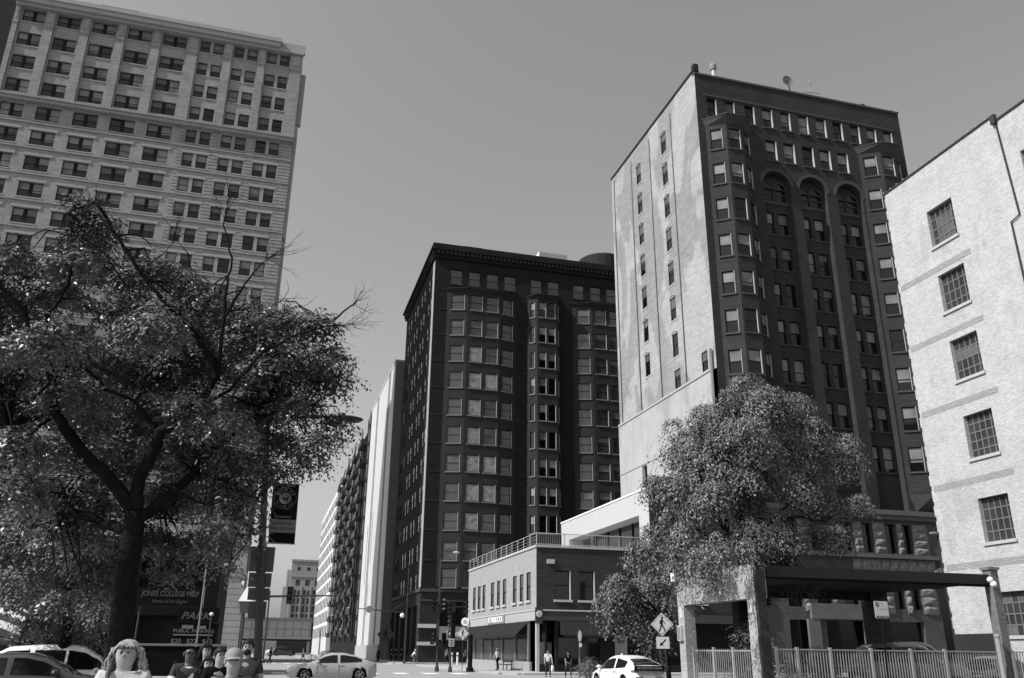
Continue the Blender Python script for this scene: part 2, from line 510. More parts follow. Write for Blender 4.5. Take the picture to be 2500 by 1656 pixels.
# ================================================================== A: pale hotel tower at the left
AY = 120.0
A = thing('apartment_tower', 'tall pale brick tower with paired dark windows and a heavy cornice, behind the big tree', 'building', (-24, AY, 0))
sillz = [90.2, 85.9, 81.8, 77.7, 73.5, 69.4, 65.2, 61.0, 56.9, 52.8, 48.7, 44.5, 40.4, 36.2, 32.1, 27.9, 23.8, 19.6]
dbl = [(-44.2, -41.1), (-39.4, -36.2), (-34.45, -31.1), (-29.4, -26.0), (-24.25, -20.8)]
sng = [(-18.7, -17.25), (-16.72, -15.2), (-13.58, -12.1), (-11.56, -10.0), (-8.5, -7.0), (-6.47, -5.0)]
mb = MB(); wins = []
x0A = -45.2
for k, z in enumerate(sillz):
    hh = 2.2 if k == 0 else 2.4
    for a, b in dbl: wins.append((a - x0A, b - x0A, z, z + hh, 'double'))
    for a, b in sng: wins.append((a - x0A, b - x0A, z, z + hh, 'sash'))
wall_windows(A, mb, (x0A, AY), (-3.0, AY), 15.0, 93.6, wins, 0.35, sill=0.1, sillmat='lintel_stone')
facet(mb, (-3.0, AY), (-3.0, AY + 27), 0, 93.6)
facet(mb, (-3.0, AY + 27), (x0A, AY + 27), 0, 93.6)
facet(mb, (x0A, AY + 27), (x0A, AY), 0, 93.6)
mb.build('wall', M['pale_brick'], A)
# lintel courses (slightly brighter flat bands over every window row), below the belt
for k, z in enumerate(sillz):
    if k < 4: continue
    lb = MB()
    for a, b in dbl: lb.box(a - 0.35, b + 0.35, AY - 0.10, AY + 0.02, z + 2.45, z + 2.85)
    for i in range(0, 6, 2): lb.box(sng[i][0] - 0.3, sng[i + 1][1] + 0.3, AY - 0.10, AY + 0.02, z + 2.45, z + 2.85)
    lb.build('lintel', M['lintel_stone'], A)
    MB().box(x0A, -2.96, AY - 0.17, AY + 0.02, z - 0.62, z - 0.38).build('string_course', M['pale_stone'], A)
# rusticated right-hand third: grooved courses
rs = MB()
z = 16.0
while z < 76.4:
    for a, b in ((-19.6, -18.85), (-15.05, -13.7), (-9.85, -8.6), (-4.85, -3.0)):
        rs.box(a, b, AY - 0.07, AY + 0.02, z, z + 0.36)
    z += 0.56
tag(rs.build('rusticated_course', M['pale_brick'], A), kind='stuff')
# upper storeys: pilasters between bays
pil = [(-45.2, -44.5), (-40.9, -39.65), (-35.9, -34.7), (-30.8, -29.65), (-25.7, -24.5), (-20.5, -18.95), (-15.0, -13.8), (-9.8, -8.7), (-4.8, -3.0)]
for a, b in pil:
    p = MB(); p.box(a, b, AY - 0.36, AY + 0.02, 77.0, 92.6)
    p.box(a + 0.25, b - 0.25, AY - 0.42, AY - 0.36, 90.4, 92.2)
    p.box(a - 0.06, b + 0.06, AY - 0.44, AY + 0.02, 89.5, 89.8)
    p.build('pilaster', M['pale_brick'], A)
c = MB()
c.box(x0A, -2.9, AY - 0.7, AY + 0.02, 76.2, 76.75); c.box(x0A, -2.85, AY - 0.9, AY + 0.02, 76.75, 77.0)
c.build('belt_cornice', M['pale_stone'], A)
c = MB()
c.box(x0A, -2.9, AY - 0.75, AY + 0.02, 92.6, 93.1)
c.box(x0A - 0.2, -6.6, AY - 1.15, AY + 0.02, 93.1, 93.9); c.box(x0A - 0.3, -6.5, AY - 1.35, AY + 0.02, 93.9, 94.6)
c.box(-6.5, -2.7, AY - 0.5, AY + 0.3, 93.1, 94.5)
c.build('cornice', M['cornice_stone'], A)
MB().box(-34.6, -28.9, AY + 2, AY + 9, 94, 97.3).build('penthouse', M['dark_trim'], A)
ft = MB(); ft.box(-2.98, -2.2, AY + 1.0, AY + 1.9, 80.5, 90.0); ft.box(-2.98, -2.5, AY + 0.6, AY + 2.3, 60, 78)
ft.build('vent_duct', M['cornice_stone'], A)
# stone base
b0 = MB()
b0.box(-5.5, -2.7, AY - 0.5, AY + 0.1, 0.13, 10.4); b0.box(-5.7, -2.55, AY - 0.7, AY + 0.1, 10.4, 10.85)
b0.box(-5.5, -2.7, AY - 0.4, AY + 0.1, 10.85, 14.4); b0.box(x0A, -2.5, AY - 0.65, AY + 0.1, 14.4, 14.95)
for k in range(13): b0.box(-5.53, -2.67, AY - 0.56, AY - 0.5, 0.35 + k * 0.78, 0.35 + k * 0.78 + 0.7)
b0.build('corner_pier', M['pale_stone'], A)
b0 = MB(); hs = []
for i in range(7): hs.append((1.5 + i * 5.5, 5.6 + i * 5.5, 1.0, 9.0)); hs.append((1.5 + i * 5.5, 5.6 + i * 5.5, 11.0, 13.8))
facet(b0, (x0A, AY), (-5.5, AY), 0, 15.0, hs, 0.6)
b0.build('base_wall', M['pale_stone'], A)
for h in hs:
    w = MB(); w.box(x0A + h[0], x0A + h[1], AY + 0.5, AY + 0.56, h[2], h[3])
    for q in (1, 2): xx = x0A + h[0] + (h[1] - h[0]) * q / 3; w.box(xx - 0.05, xx + 0.05, AY + 0.42, AY + 0.5, h[2], h[3])
    w.build('shopfront', M['glass'], A)

# dark low garage between the signs and the tower
G_ = thing('parking_garage', 'low dark parking garage front behind the school sign', 'building', (-10, 62, 0))
w = MB(); facet(w, (-19, 62), (-3.0, 62), 0, 8.2, [(1 + 5 * i, 5 + 5 * i, 0.5, 3.6) for i in range(3)] + [(1 + 5 * i, 5 + 5 * i, 4.6, 7.2) for i in range(3)], 0.6)
facet(w, (-3.0, 62), (-3.0, 76), 0, 8.2); w.box(-19.1, -2.95, 61.9, 76, 8.2, 8.5); w.build('wall', M['black'], G_)
MB().box(-18.9, -3.2, 62.6, 62.7, 0.2, 8).build('dark_interior', M['black'], G_)

# dark building beyond the tower's left edge
DL = thing('office_tower', 'dark flat-sided tower rising at the far left edge beside the pale brick tower', 'building', (-60, 124, 0))
w = MB(); hs = [(2 + i * 2.9, 3.6 + i * 2.9, 20 + k * 4.2, 22.4 + k * 4.2) for i in range(9) for k in range(18)]
facet(w, (-74, 124), (-45.4, 124), 0, 112); facet(w, (-45.4, 124), (-45.4, 150), 0, 112)
facet(w, (-45.4, 150), (-74, 150), 0, 112); facet(w, (-74, 150), (-74, 124), 0, 112); w.box(-74.2, -45.35, 123.9, 150, 112, 113)
w.build('wall', M['dark_trim'], DL)

# ================================================================== B: dark brick block with oriel bays
BX, BY = 20.7, 121.4
B = thing('brick_block', 'dark brick office block with oriel bays and a deep cornice at the far street corner', 'building', (BX, BY, 0))
rows = [51.7, 47.46, 43.2, 38.98, 34.73, 30.42, 26.2, 21.95, 17.8, 13.6, 9.95]
BW = 62.0
mb = MB()
wins = []
for a, b in [(23.2, 25.2), (26.2, 28.12), (29.1, 31.12), (32.05, 34.05), (36.5, 38.45), (39.42, 41.4), (43.8, 45.75), (46.8, 48.7), (49.65, 51.6), (52.6, 54.5), (57, 59)]:
    wins.append((a - BX, b - BX, 56.12, 58.72))
PB = ('sash')
bays = [(22.8, 25.9, 31.2, 34.1, 0.95), (36.0, 37.25, 40.6, 41.3, 1.15), (43.6, 46.6, 51.9, 54.9, 0.95)]
holes = []
for x0, xa, xb, x1, d in bays: pass
wall_windows(B, mb, (BX, BY), (BW, BY), 9.9, 60.4, wins, 0.3, sill=0.08, sillmat='dark_trim', gm='glass_soft', blinds=(4, 4, 4, 3))
# side wall towards the side street
sw = []
for k in range(12):
    z = 56.1 - k * 4.24 if k else 56.1
    for j in range(4):
        for e in (0, 1):
            s0 = 2.2 + j * 7.0 + e * 2.6
            sw.append((s0, s0 + 1.8, z, z + 2.5))
wall_windows(B, mb, (BX, BY + 29), (BX, BY), 9.9, 60.4, sw, 0.13, sill=0.06, sillmat='dark_trim', gm='glass', blinds=(4, 4, 3, 5, 4))
facet(mb, (BW, BY), (BW, BY + 29), 0, 60.4); facet(mb, (BW, BY + 29), (BX, BY + 29), 0, 60.4)
mb.build('wall', M['dark_brick'], B)
def oriel(Bb, pts, ztop, zbot, rowz, hh, fw_, wm, tm, hood, wstyle, sidebl=None, gm='glass', sm='dark_sill', hd=0.45, corb=1.2, skip=None, blinds=None, depth=0.22, sp=0.14):
    """projecting bay: pts = plan polyline left to right; fw_ = per facet list of (a,b) window spans as fractions"""
    mbb = MB()
    for i in range(len(pts) - 1):
        p0, p1 = pts[i], pts[i + 1]
        L_ = math.hypot(p1[0] - p0[0], p1[1] - p0[1])
        ws = []
        for z in rowz:
            for (a, b) in fw_[i]: ws.append((a * L_, b * L_, z, z + hh))
        wall_windows(Bb, mbb, p0, p1, zbot, ztop, ws, depth, sill=sp, sillmat=sm, gm=gm, blinds=blinds, jamb=True)
    mbb.build('oriel', M[wm], Bb)
    cx = (pts[0][0] + pts[-1][0]) / 2; cy = pts[0][1]
    def off(k, dz=0): return [(cx + (x - cx) * k, cy + (y - cy) * (1 + (k - 1) * 4.0)) for x, y in pts]
    h_ = MB()
    P1 = off(1.005); P2 = off(1.13)
    h_.frustum(P1, ztop, P2, ztop + hd); h_.prism(off(1.145), ztop + hd, ztop + hd + 0.1)
    h_.build('oriel_hood', M[hood], Bb)
    q = MB(); P3 = [(cx + (x - cx) * 0.8, cy + (y - cy) * 0.05) for x, y in pts]
    q.frustum(P3, zbot - corb, [(x, y) for x, y in pts], zbot); q.build('corbel', M[tm], Bb)
Y1 = BY - 0.95
for (x0, xa, xb, x1, d) in (bays[0], bays[2]):
    pts = [(x0, BY), (xa, BY - d), (xb, BY - d), (x1, BY)]
    oriel(B, pts, 54.7, 9.95 if x0 < 30 else 14, rows if x0 < 30 else rows[:9], 2.55,
          [[(0.22, 0.86)], [(0.10, 0.46), (0.58, 0.94)], [(0.17, 0.78)]], 'dark_trim', 'dark_trim', 'dark_trim', 'sash', gm='glass_soft', corb=0.3, blinds=(4, 4, 3, 1, 4))
d = 1.15
x0, xa, xb, x1, d = bays[1]
oriel(B, [(x0, BY), (xa, BY - d), (xb, BY - d), (x1, BY)], 54.95, 12.0, rows[:10], 2.6,
      [[(0.3, 0.75)], [(0.10, 0.44), (0.56, 0.90)], [(0.3, 0.7)]], 'dark_trim', 'dark_trim', 'dark_trim', 'sash', gm='glass', corb=1.5, blinds=(4, 4, 1, 4, 0))
# curtains hung in the second and third columns of the first oriel
cm_ = MB().box(-0.86, 0.86, -0.016, -0.012, 0.12, 2.4).mesh('curtain', M['curtain'])
for z in rows[2:9]:
    for xc in (27.4, 29.95):
        if random.random() < 0.9: put('curtain', cm_, B, (xc - 0.03, BY - 0.95 + 0.1, z))
# horizontal string lines and the pale corner strip
for z in rows:
    MB().box(BX + 0.1, 22.8, BY - 0.05, BY + 0.02, z - 0.1, z + 0.08).build('string_course', M['dark_trim'], B)
    MB().box(34.2, 36.0, BY - 0.05, BY + 0.02, z - 0.1, z + 0.08).build('string_course', M['dark_trim'], B)
MB().box(BX - 0.06, BX + 0.02, BY + 0.02, BY + 1.45, 9.9, 59.8).build('sunlit_corner_strip', M['lintel_stone'], B)  # sun on the dark wall's corner, put into a paler strip
c = MB()
c.box(BX - 0.35, BW + 0.3, BY - 0.35, BY + 29.3, 60.4, 60.9); c.box(BX - 0.5, BW + 0.4, BY - 0.5, BY + 29.4, 60.9, 61.6)
c.box(BX - 0.8, BW + 0.6, BY - 0.8, BY + 29.6, 61.6, 61.85); c.box(BX - 0.5, BW + 0.3, BY - 0.45, BY + 29.4, 61.85, 62.8)
c.build('cornice', M['dark_brick'], B)
dn = MB()
for k in range(60): dn.box(BX + 0.2 + k * 0.68, BX + 0.5 + k * 0.68, BY - 0.72, BY - 0.5, 61.0, 61.5)
tag(dn.build('dentil', M['dark_trim'], B), kind='stuff')
# roof things
r_ = MB(); r_.box(39.6, 44.6, BY + 5, BY + 9, 62.8, 66.4); r_.build('roof_plant', M['shop_trim'], B)
MB().box(39.5, 39.59, BY + 5, BY + 9, 62.8, 66.5).build('roof_plant_panel', M['white'], B)
r_ = MB(); r_.box(26, 29, BY + 3, BY + 5, 62.8, 64.6); r_.build('roof_plant', M['dark_trim'], B)
r_ = MB(); r_.lathe([(4.4, 62.8), (4.4, 67.6), (4.2, 67.9), (2.5, 68.5), (0.2, 68.7)], (52.6, BY + 9, 0), 24); r_.build('water_tank', M['dark_trim'], B)
# two-storey base
mb = MB()
bh = [(2.5, 4.2, 2.8, 8.0), (5.0, 6.6, 5.0, 8.0), (8.5, 13, 1, 8), (15, 20, 1, 8), (22, 27, 1, 8), (29, 34, 1, 8)]
facet(mb, (BX, BY), (BW, BY), 0, 9.55, bh, 0.5)
facet(mb, (BX, BY + 29), (BX, BY), 0, 9.55, [(1 + 5.5 * j, 4.6 + 5.5 * j, 1, 7.6) for j in range(5)], 0.5)
mb.box(BX - 0.1, BX + 2.2, BY - 0.12, BY + 0.05, 3.8, 4.5)
mb.build('base_wall', M['dark_trim'], B)
gl = MB(); gl.box(BX + 0.4, BW, BY + 0.46, BY + 0.5, 0, 9); gl.box(BX + 0.46, BX + 0.5, BY + 1, BY + 28, 0, 9); gl.build('shop_glass', M['glass'], B)
c = MB(); c.box(BX - 0.2, BW, BY - 0.2, BY + 0.05, 9.3, 9.75); c.box(BX - 0.12, BW, BY - 0.12, BY + 0.05, 8.05, 8.3)
c.box(BX - 0.2, BX + 0.05, BY + 0.06, BY + 29, 9.3, 9.75)
c.build('belt_course', M['red_trim'], B)
for zz, hh, nm in ((4.55, 0.5, 'shop_sign'), (2.3, 0.45, 'shop_sign')):
    MB().box(BX - 0.22, BX + 2.3, BY - 0.32, BY - 0.13, zz, zz + hh).build(nm, M['off_white'], B)
MB().box(23.3, 30.5, BY - 0.9, BY - 0.02, 3.0, 4.75).build('shop_fascia', M['grey'], B)
sc_ = MB()
random.seed(5)
for k in range(11):                                    # looping script letters, too small to read
    xx = 24.4 + k * 0.42 + (0.35 if k > 3 else 0)
    sc_.tube([(xx + 0.15 * math.cos(a) + 0.05 * a, BY - 0.96, 3.75 + 0.26 * math.sin(a) + (0.16 if k in (0, 4, 9) else 0)) for a in [i * 0.9 for i in range(8)]], 0.045, 4)
sc_.build('script_lettering', M['white'], B)
random.seed(21)

# ================================================================== white side-lit tower behind the dark block
WX = 19.4
W_ = thing('white_tower', 'tall plain white tower with thin vertical grooves behind the dark brick block', 'building', (WX, 153, 0))
mb = MB()
facet(mb, (WX, 190), (WX, 153), 2.5, 53.0); facet(mb, (WX, 153), (50, 153), 0, 53.0)
facet(mb, (50, 153), (50, 190), 0, 53.0); facet(mb, (50, 190), (WX, 190), 0, 53.0)
mb.cur = 0
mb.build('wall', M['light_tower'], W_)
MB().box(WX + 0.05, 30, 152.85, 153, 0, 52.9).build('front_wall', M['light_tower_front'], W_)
MB().box(WX - 0.1, 50.1, 152.8, 190.1, 53.0, 53.35).build('parapet', M['light_tower'], W_)
MB().box(WX - 0.25, WX + 0.1, 152.95, 190.1, 0, 2.5).build('base_band', M['shop_trim'], W_)
for y0 in (159.4, 160.9, 177.2, 179.0):
    MB().box(WX - 0.03, WX + 0.01, y0, y0 + 0.7, 2.5, 53.0).build('groove', M['frame_dark'], W_)
for y0, za, zb in ((174.5, 18, 28), (182.5, 14, 26), (175.5, 8, 14)):
    MB().box(WX - 0.06, WX + 0.01, y0, y0 + 0.4, za, zb).build('vent_slot', M['metal_grey'], W_)

# ================================================================== block with stacked fire-escape balconies
EX = 20.0
E_ = thing('balcony_block', 'dark block stacked with fire escapes and bright rails further down the street', 'building', (EX, 196, 0))
mb = MB()
wins = []
for k in range(11):
    for j in range(12): wins.append((2 + j * 6.1, 4.4 + j * 6.1, 5.5 + k * 4.3, 8.1 + k * 4.3))
wall_windows(E_, mb, (EX, 272), (EX, 196), 0, 51.2, wins, 0.4, sill=None, blinds=(4, 0, 5, 4))
facet(mb, (EX, 196), (50, 196), 0, 51.2); facet(mb, (50, 196), (50, 272), 0, 51.2); facet(mb, (50, 272), (EX, 272), 0, 51.2)
mb.box(EX, EX + 3.5, 197, 204, 51.2, 54.2); mb.box(EX + 0.4, EX + 1.6, 224, 226, 51.2, 54.4)
mb.build('wall', M['dark_brick'], E_)
for k in range(11):
    z = 5.0 + k * 4.3
    for y0 in (203, 219, 235, 251, 264):
        f = MB(); f.box(EX - 1.5, EX, y0, y0 + 7.6, z, z + 0.3); f.box(EX - 1.5, EX - 1.4, y0, y0 + 7.6, z + .3, z + 1.2)
        f.tube([(EX - 1.3, y0 + 0.3, z + 0.2), (EX - 0.7, y0 + 5.2, z + 4.2)], 0.16, 4)
        f.build('fire_escape', M['metal_dark'], E_)
        f2 = MB()
        for yy in (y0, y0 + 2.8, y0 + 5.5): f2.box(EX - 1.5, EX - 1.36, yy, yy + 0.16, z + 0.2, z + 1.5)
        f2.box(EX - 1.5, EX - 1.4, y0, y0 + 5.6, z + 1.3, z + 1.42)
        f2.build('railing', M['metal_light'] if (k + int(y0)) % 3 == 0 else M['metal_dark'], E_)
for k in range(12):
    z = 4.6 + k * 4.3
    if k == 0: pier_me = MB().box(-0.3, 0.02, -0.2, 0.2, 0, 3.1).mesh('pier', M['pale_stone'])
    for j in range(0, 12, 3): put('pier', pier_me, E_, (EX, 197.7 + j * 6.1, z))

# ================================================================== long office slab, ribbed with spandrels
OX = 19.0
O_ = thing('ribbed_office', 'long sunlit office slab with slender windows and white spandrel bands down the street', 'building', (OX, 276, 0))
mb = MB()
hs = []
for k in range(10):
    for j in range(10): hs.append((2.0 + j * 7.2, 6.0 + j * 7.2, 5.4 + k * 4.35, 8.7 + k * 4.35))
facet(mb, (OX, 350), (OX, 276), 0, 49.5, hs, 0.07)
facet(mb, (OX, 276), (52, 276), 0, 49.5); facet(mb, (52, 276), (52, 350), 0, 49.5); facet(mb, (52, 350), (OX, 350), 0, 49.5)
mb.build('wall', M['light_tower'], O_)
MB().box(OX + 0.05, OX + 0.1, 276.3, 349.7, 4, 49).build('glazing', M['frame_dark'], O_)
for k in range(10): MB().box(OX - 0.02, OX + 0.02, 276, 350, 9.0 + k * 4.35, 9.7 + k * 4.35).build('spandrel', M['white'], O_)

# ================================================================== civic block closing the street
F_ = thing('civic_block', 'pale grey stepped civic block with tall pilasters closing the end of the street', 'building', (25, 480, 0))
mb = MB(); hs = []
for j in range(8):
    xx = 3.0 + j * 5.0
    hs.append((xx, xx + 1.9, 41.0, 42.8)); hs.append((xx - 0.3, xx + 2.1, 33.2, 36.2))
    for k in range(6):
        for e in (-0.9, 1.2): hs.append((xx + e, xx + e + 1.15, 8 + k * 4, 11 + k * 4))
facet(mb, (12.2, 480), (60, 480), 0, 46.5, hs, 0.8)
facet(mb, (12.2, 500), (12.2, 480), 0, 46.5)
facet(mb, (10.2, 483), (12.2, 483), 0, 41.5); facet(mb, (10.2, 500), (10.2, 483), 0, 41.5); mb.quad((10.2, 483, 41.5), (12.2, 483, 41.5), (12.2, 500, 41.5), (10.2, 500, 41.5))
facet(mb, (8.8, 486), (10.2, 486), 0, 33); mb.box(12.0, 60, 479.6, 480.05, 45.6, 46.7); mb.box(12.0, 60, 479.7, 480.05, 37.6, 38.3)
mb.build('wall', M['pale_stone'], F_)
MB().box(12.6, 60, 480.8, 480.9, 2, 45).build('glazing', M['frame_grey'], F_)
MB().box(8.0, 40, 470, 476, 0, 14.5).build('low_wing', M['dark_trim'], F_)
for j in range(8):
    MB().box(12.2 + 1.2 + j * 5.0 - 0.75, 12.2 + 1.2 + j * 5.0 + 0.1, 479.3, 480, 6, 33).build('pilaster', M['pale_stone'], F_)

# elevated railway station crossing the street
ST = thing('elevated_station', 'grey panelled elevated railway station crossing the street on columns', 'bridge', (8, 300, 0))
mb = MB(); mb.box(-22, 15.6, 300, 306, 5.4, 11.0); mb.box(-22, 15.8, 299.7, 300.0, 4.7, 5.4); mb.box(-22, 15.8, 299.8, 306, 11.0, 11.25)
mb.build('panel_wall', M['light_tower_front'], ST)
jn = MB()
for k in range(15): jn.box(-21.6 + k * 2.6, -21.5 + k * 2.6, 299.9, 300, 5.4, 11)
jn.box(-22, 15.6, 299.9, 300, 8.0, 8.1)
jn.build('panel_joint', M['grey'], ST)
MB().box(-22, 15.8, 300.2, 306, 4.2, 4.7).build('girder', M['frame_dark'], ST)
for xx in (-20, -8, 14.8):
    MB().box(xx, xx + 0.8, 301, 301.8, 0, 4.2).build('column', M['metal_grey'], ST)

# ================================================================== D: tall brick block with arches and canted oriels
DX, DY = 39.3, 69.0
D = thing('arched_brick_tower', 'tall brick tower with three high front arches and a pale patched side wall', 'building', (DX, DY, 0))
DR = 65.4
mb = MB()
wins = []
r1 = [(40.54, 41.7), (42.73, 43.88), (45.1, 46.3), (47.25, 48.52), (49.55, 50.75), (51.78, 53.02), (54.0, 55.3), (56.2, 57.45), (58.48, 59.72), (60.7, 61.9), (62.9, 64.08)]
for a, b in r1: wins.append((a - DX, b - DX, 55.7, 58.15))
for a, b in [(47.25, 48.62), (49.5, 50.85), (51.82, 53.22), (54.0, 55.35), (56.24, 57.6)]: wins.append((a - DX, b - DX, 51.55, 54.1))
arch = [(46.5, 49.78), (50.95, 54.2), (55.55, 58.75)]
SPR = 48.55
ex = [(a - DX, b - DX, 14.6, SPR + (b - a) / 2 + 0.05, 0.0) for a, b in arch]
holes = [(a[0], a[1], a[2], a[3]) for a in wins]
u, n = facet(mb, (DX, DY), (DR, DY), 14.4, 60.9, holes + ex, 0.38)
for wn in wins:
    add_window(D, (DX + (wn[0] + wn[1]) / 2, DY, wn[2]), 0.0, wn[1] - wn[0], wn[3] - wn[2], depth=0.33, sill=0.14, sillmat='red_trim', blinds=(0, 1, 2, 6, 5, 4, 0), jamb=True)
AD = 0.75
for a, b in arch:
    xc = (a + b) / 2; r = (b - a) / 2; zt = SPR + r + 0.05
    NS = 20
    arc = [(xc - r * math.cos(PI * i / NS), SPR + r * math.sin(PI * i / NS)) for i in range(NS + 1)]
    for i in range(NS):
        (x0, z0), (x1, z1) = arc[i], arc[i + 1]
        mb.quad((x0, DY, z0), (x1, DY, z1), (x1, DY, zt), (x0, DY, zt))
        mb.quad((x0, DY, z0), (x0, DY + AD, z0), (x1, DY + AD, z1), (x1, DY, z1))
    mb.quad((a, DY, 14.6), (a, DY + AD, 14.6), (a, DY + AD, SPR), (a, DY, SPR))
    mb.quad((b, DY, SPR), (b, DY + AD, SPR), (b, DY + AD, 14.6), (b, DY, 14.6))
    mb.quad((a, DY, 14.6), (b, DY, 14.6), (b, DY + AD, 14.6), (a, DY + AD, 14.6))
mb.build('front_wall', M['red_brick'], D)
for a, b in arch:                                      # recessed panel with paired windows, spandrels and round-headed top lights
    xc = (a + b) / 2
    rm = MB()
    rw = []
    for k in range(7):
        z = 43.02 - k * 4.1
        rw.append((a + 0.12, a + 1.32, z, z + 2.6)); rw.append((b - 1.42, b - 0.22, z, z + 2.6))
    tops = [(a + 0.15, a + 1.45, 47.05, 48.5), (b - 1.5, b - 0.2, 47.05, 48.5)]
    facet(rm, (a, DY + AD), (b, DY + AD), 14.6, SPR + 1.75, [(x0 - a, x1 - a, z0, z1) for x0, x1, z0, z1 in rw + tops], 0.3)
    rm.build('recessed_panel', M['red_brick'], D)
    for x0, x1, z0, z1 in rw:
        add_window(D, ((x0 + x1) / 2, DY + AD, z0), 0.0, x1 - x0, z1 - z0, depth=0.22, sill=0.1, sillmat='red_trim', blinds=(0, 1, 3, 4, 6, 5, 0))
    for x0, x1, z0, z1 in tops:
        wm = MB(); xm = (x0 + x1) / 2; rr = (x1 - x0) / 2
        wm.box(x0, x1, DY + AD + 0.12, DY + AD + 0.18, z0, z1)
        pts = [(xm + rr * math.cos(PI * i / 10), z1 + rr * math.sin(PI * i / 10)) for i in range(11)]
        wm.add([(x, DY + AD - 0.012, z) for x, z in pts], [tuple(range(10, -1, -1))])
        wm.build('arched_window', M['glass'], D)
        tr = MB()
        tr.tube([(xm + (rr + 0.1) * math.cos(PI * i / 10), DY + AD - 0.06, z1 + (rr + 0.1) * math.sin(PI * i / 10)) for i in range(11)], 0.09, 5)
        tr.box(x0, x1, DY + AD + 0.05, DY + AD + 0.14, z0 + 0.75, z0 + 0.87); tr.box(x0, x1, DY + AD - 0.05, DY + AD + 0.1, z1 - 0.05, z1 + 0.07)
        tr.build('window_surround', M['red_trim'], D)
    MB().box(a + 0.02, b - 0.02, DY + AD - 0.1, DY + AD + 0.02, 46.6, 46.95).build('spandrel_course', M['red_trim'], D)
    # outer arch ring
    r = (b - a) / 2
    ring = MB(); NS = 24
    pr = []
    for i in range(NS + 1):
        t = PI * i / NS
        for rr, dd in ((r + 0.08, 0.0), (r + 0.08, -0.07), (r + 0.42, -0.07), (r + 0.42, 0.0)):
            pr.append((xc - rr * math.cos(t), DY + dd, SPR + rr * math.sin(t)))
    fs = []
    for i in range(NS):
        for q in range(3):
            fs.append((i * 4 + q, i * 4 + q + 1, (i + 1) * 4 + q + 1, (i + 1) * 4 + q))
    ring.add(pr, fs); ring.build('arch_moulding', M['red_trim'], D)
def on(pts): return pts
drow = [51.35, 47.2, 43.05, 38.95, 34.85, 30.75, 26.6, 22.5, 18.4]
for pts in ([(40.15, DY), (41.85, 67.75), (43.75, 67.75), (45.45, DY)], [(59.0, DY), (60.95, 67.75), (62.85, 67.75), (64.6, DY)]):
    oriel(D, pts, 54.3, 16.2, drow, 2.45, [[(0.2, 0.78)], [(0.13, 0.85)], [(0.22, 0.8)]], 'red_brick', 'red_trim', 'red_trim', 'sash',
          gm='glass', hd=0.8, corb=1.6, blinds=(0, 1, 2, 0, 6, 4), sp=0.12, sm='red_trim')
# upper string course and parapet coping
c = MB(); c.box(DX + 1.0, DR - 1.0, DY - 0.07, DY + 0.02, 58.35, 58.6); c.box(DX - 0.05, DR + 0.05, DY - 0.12, DY + 0.4, 60.9, 61.15)
c.build('coping', M['red_trim'], D)
# side wall (faces the street side), slightly different bricks, arched windows
mb = MB()
sw = []
def sY(y): return (DY + 24) - y
for k in range(7):
    z = 55.95 - k * 4.15
    for ya, yb in ((76.6, 77.9), (83.72, 85.0)):
        sw.append((sY(yb), sY(ya), z, z + 2.6))
sw.append((sY(77.85), sY(76.5), 27.55, 29.6)); sw.append((sY(71.8), sY(70.6), 27.55, 29.6))
wall_windows(D, mb, (DX, DY + 24), (DX, DY), 27.25, 61.4, sw, 0.13, sill=0.05, sillmat='shop_trim', fm='frame_dark', gm='glass', blinds=(3, 4, 4, 1, 3))
mb.quad((DX, DY, 61.4), (DX, DY, 61.4), (DX, DY + 24, 61.4), (DX, DY + 24, 61.4))
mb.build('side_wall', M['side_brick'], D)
mb = MB()
facet(mb, (DX - 0.16, DY + 24.1), (DX - 0.16, DY + 0.9), 9.9, 27.25, [(sY(86.8) + 0.1, sY(85.45) + 0.1, 18.6, 21.2)], 0.4)
mb.quad((DX - 0.16, DY + 0.9, 27.25), (DX, DY + 0.9, 27.25), (DX, DY + 24, 27.25), (DX - 0.16, DY + 24, 27.25))
mb.quad((DX - 0.16, DY + 0.9, 9.9), (DX, DY + 0.9, 9.9), (DX, DY + 0.9, 27.25), (DX - 0.16, DY + 0.9, 27.25))
mb.build('painted_party_wall', M['side_paint'], D)
MB().box(DX + 0.2, DX + 0.25, 85, 87, 18.4, 21.4).build('opening_back', M['black'], D)
c = MB(); c.box(DX - 0.26, DX, DY + 0.9, DY + 24, 27.2, 27.42); c.box(DX - 0.24, DX - 0.1, DY + 0.9, DY + 24, 21.3, 21.45)
c.build('ledge', M['shop_trim'], D)
for ya, yb in ((76.6, 77.9), (83.72, 85.0)):           # segmental hoods over the side windows
    for k in range(7):
        z = 55.95 - k * 4.15 + 2.6
        h_ = MB(); h_.tube([(DX - 0.03, ya - 0.08 + (yb - ya + 0.16) * i / 6, z + 0.26 * math.sin(PI * i / 6)) for i in range(7)], 0.07, 4)
        h_.build('window_hood', M['shop_trim'], D)
for yy, zt in ((92.1, 60.9), (86.5, 60.4), (81.0, 60.2), (75.2, 60.0)):
    MB().tube([(DX - 0.07, yy, zt), (DX - 0.07, yy - 0.1, 27.5)], 0.07, 5).build('downspout', M['metal_dark'], D)
MB().tube([(DX - 0.25, DY + 0.55, 29.3), (DX - 0.25, DY + 0.6, 12)], 0.16, 6).build('downspout', M['metal_grey'], D)
mb = MB()
facet(mb, (DR, DY), (DR, DY + 24), 0, 60.9); facet(mb, (DR, DY + 24), (DX, DY + 24), 0, 60.9)
mb.quad((DX, DY, 60.5), (DR, DY, 60.5), (DR, DY + 24, 60.5), (DX, DY + 24, 60.5))
mb.build('rear_wall', M['dark_brick'], D)
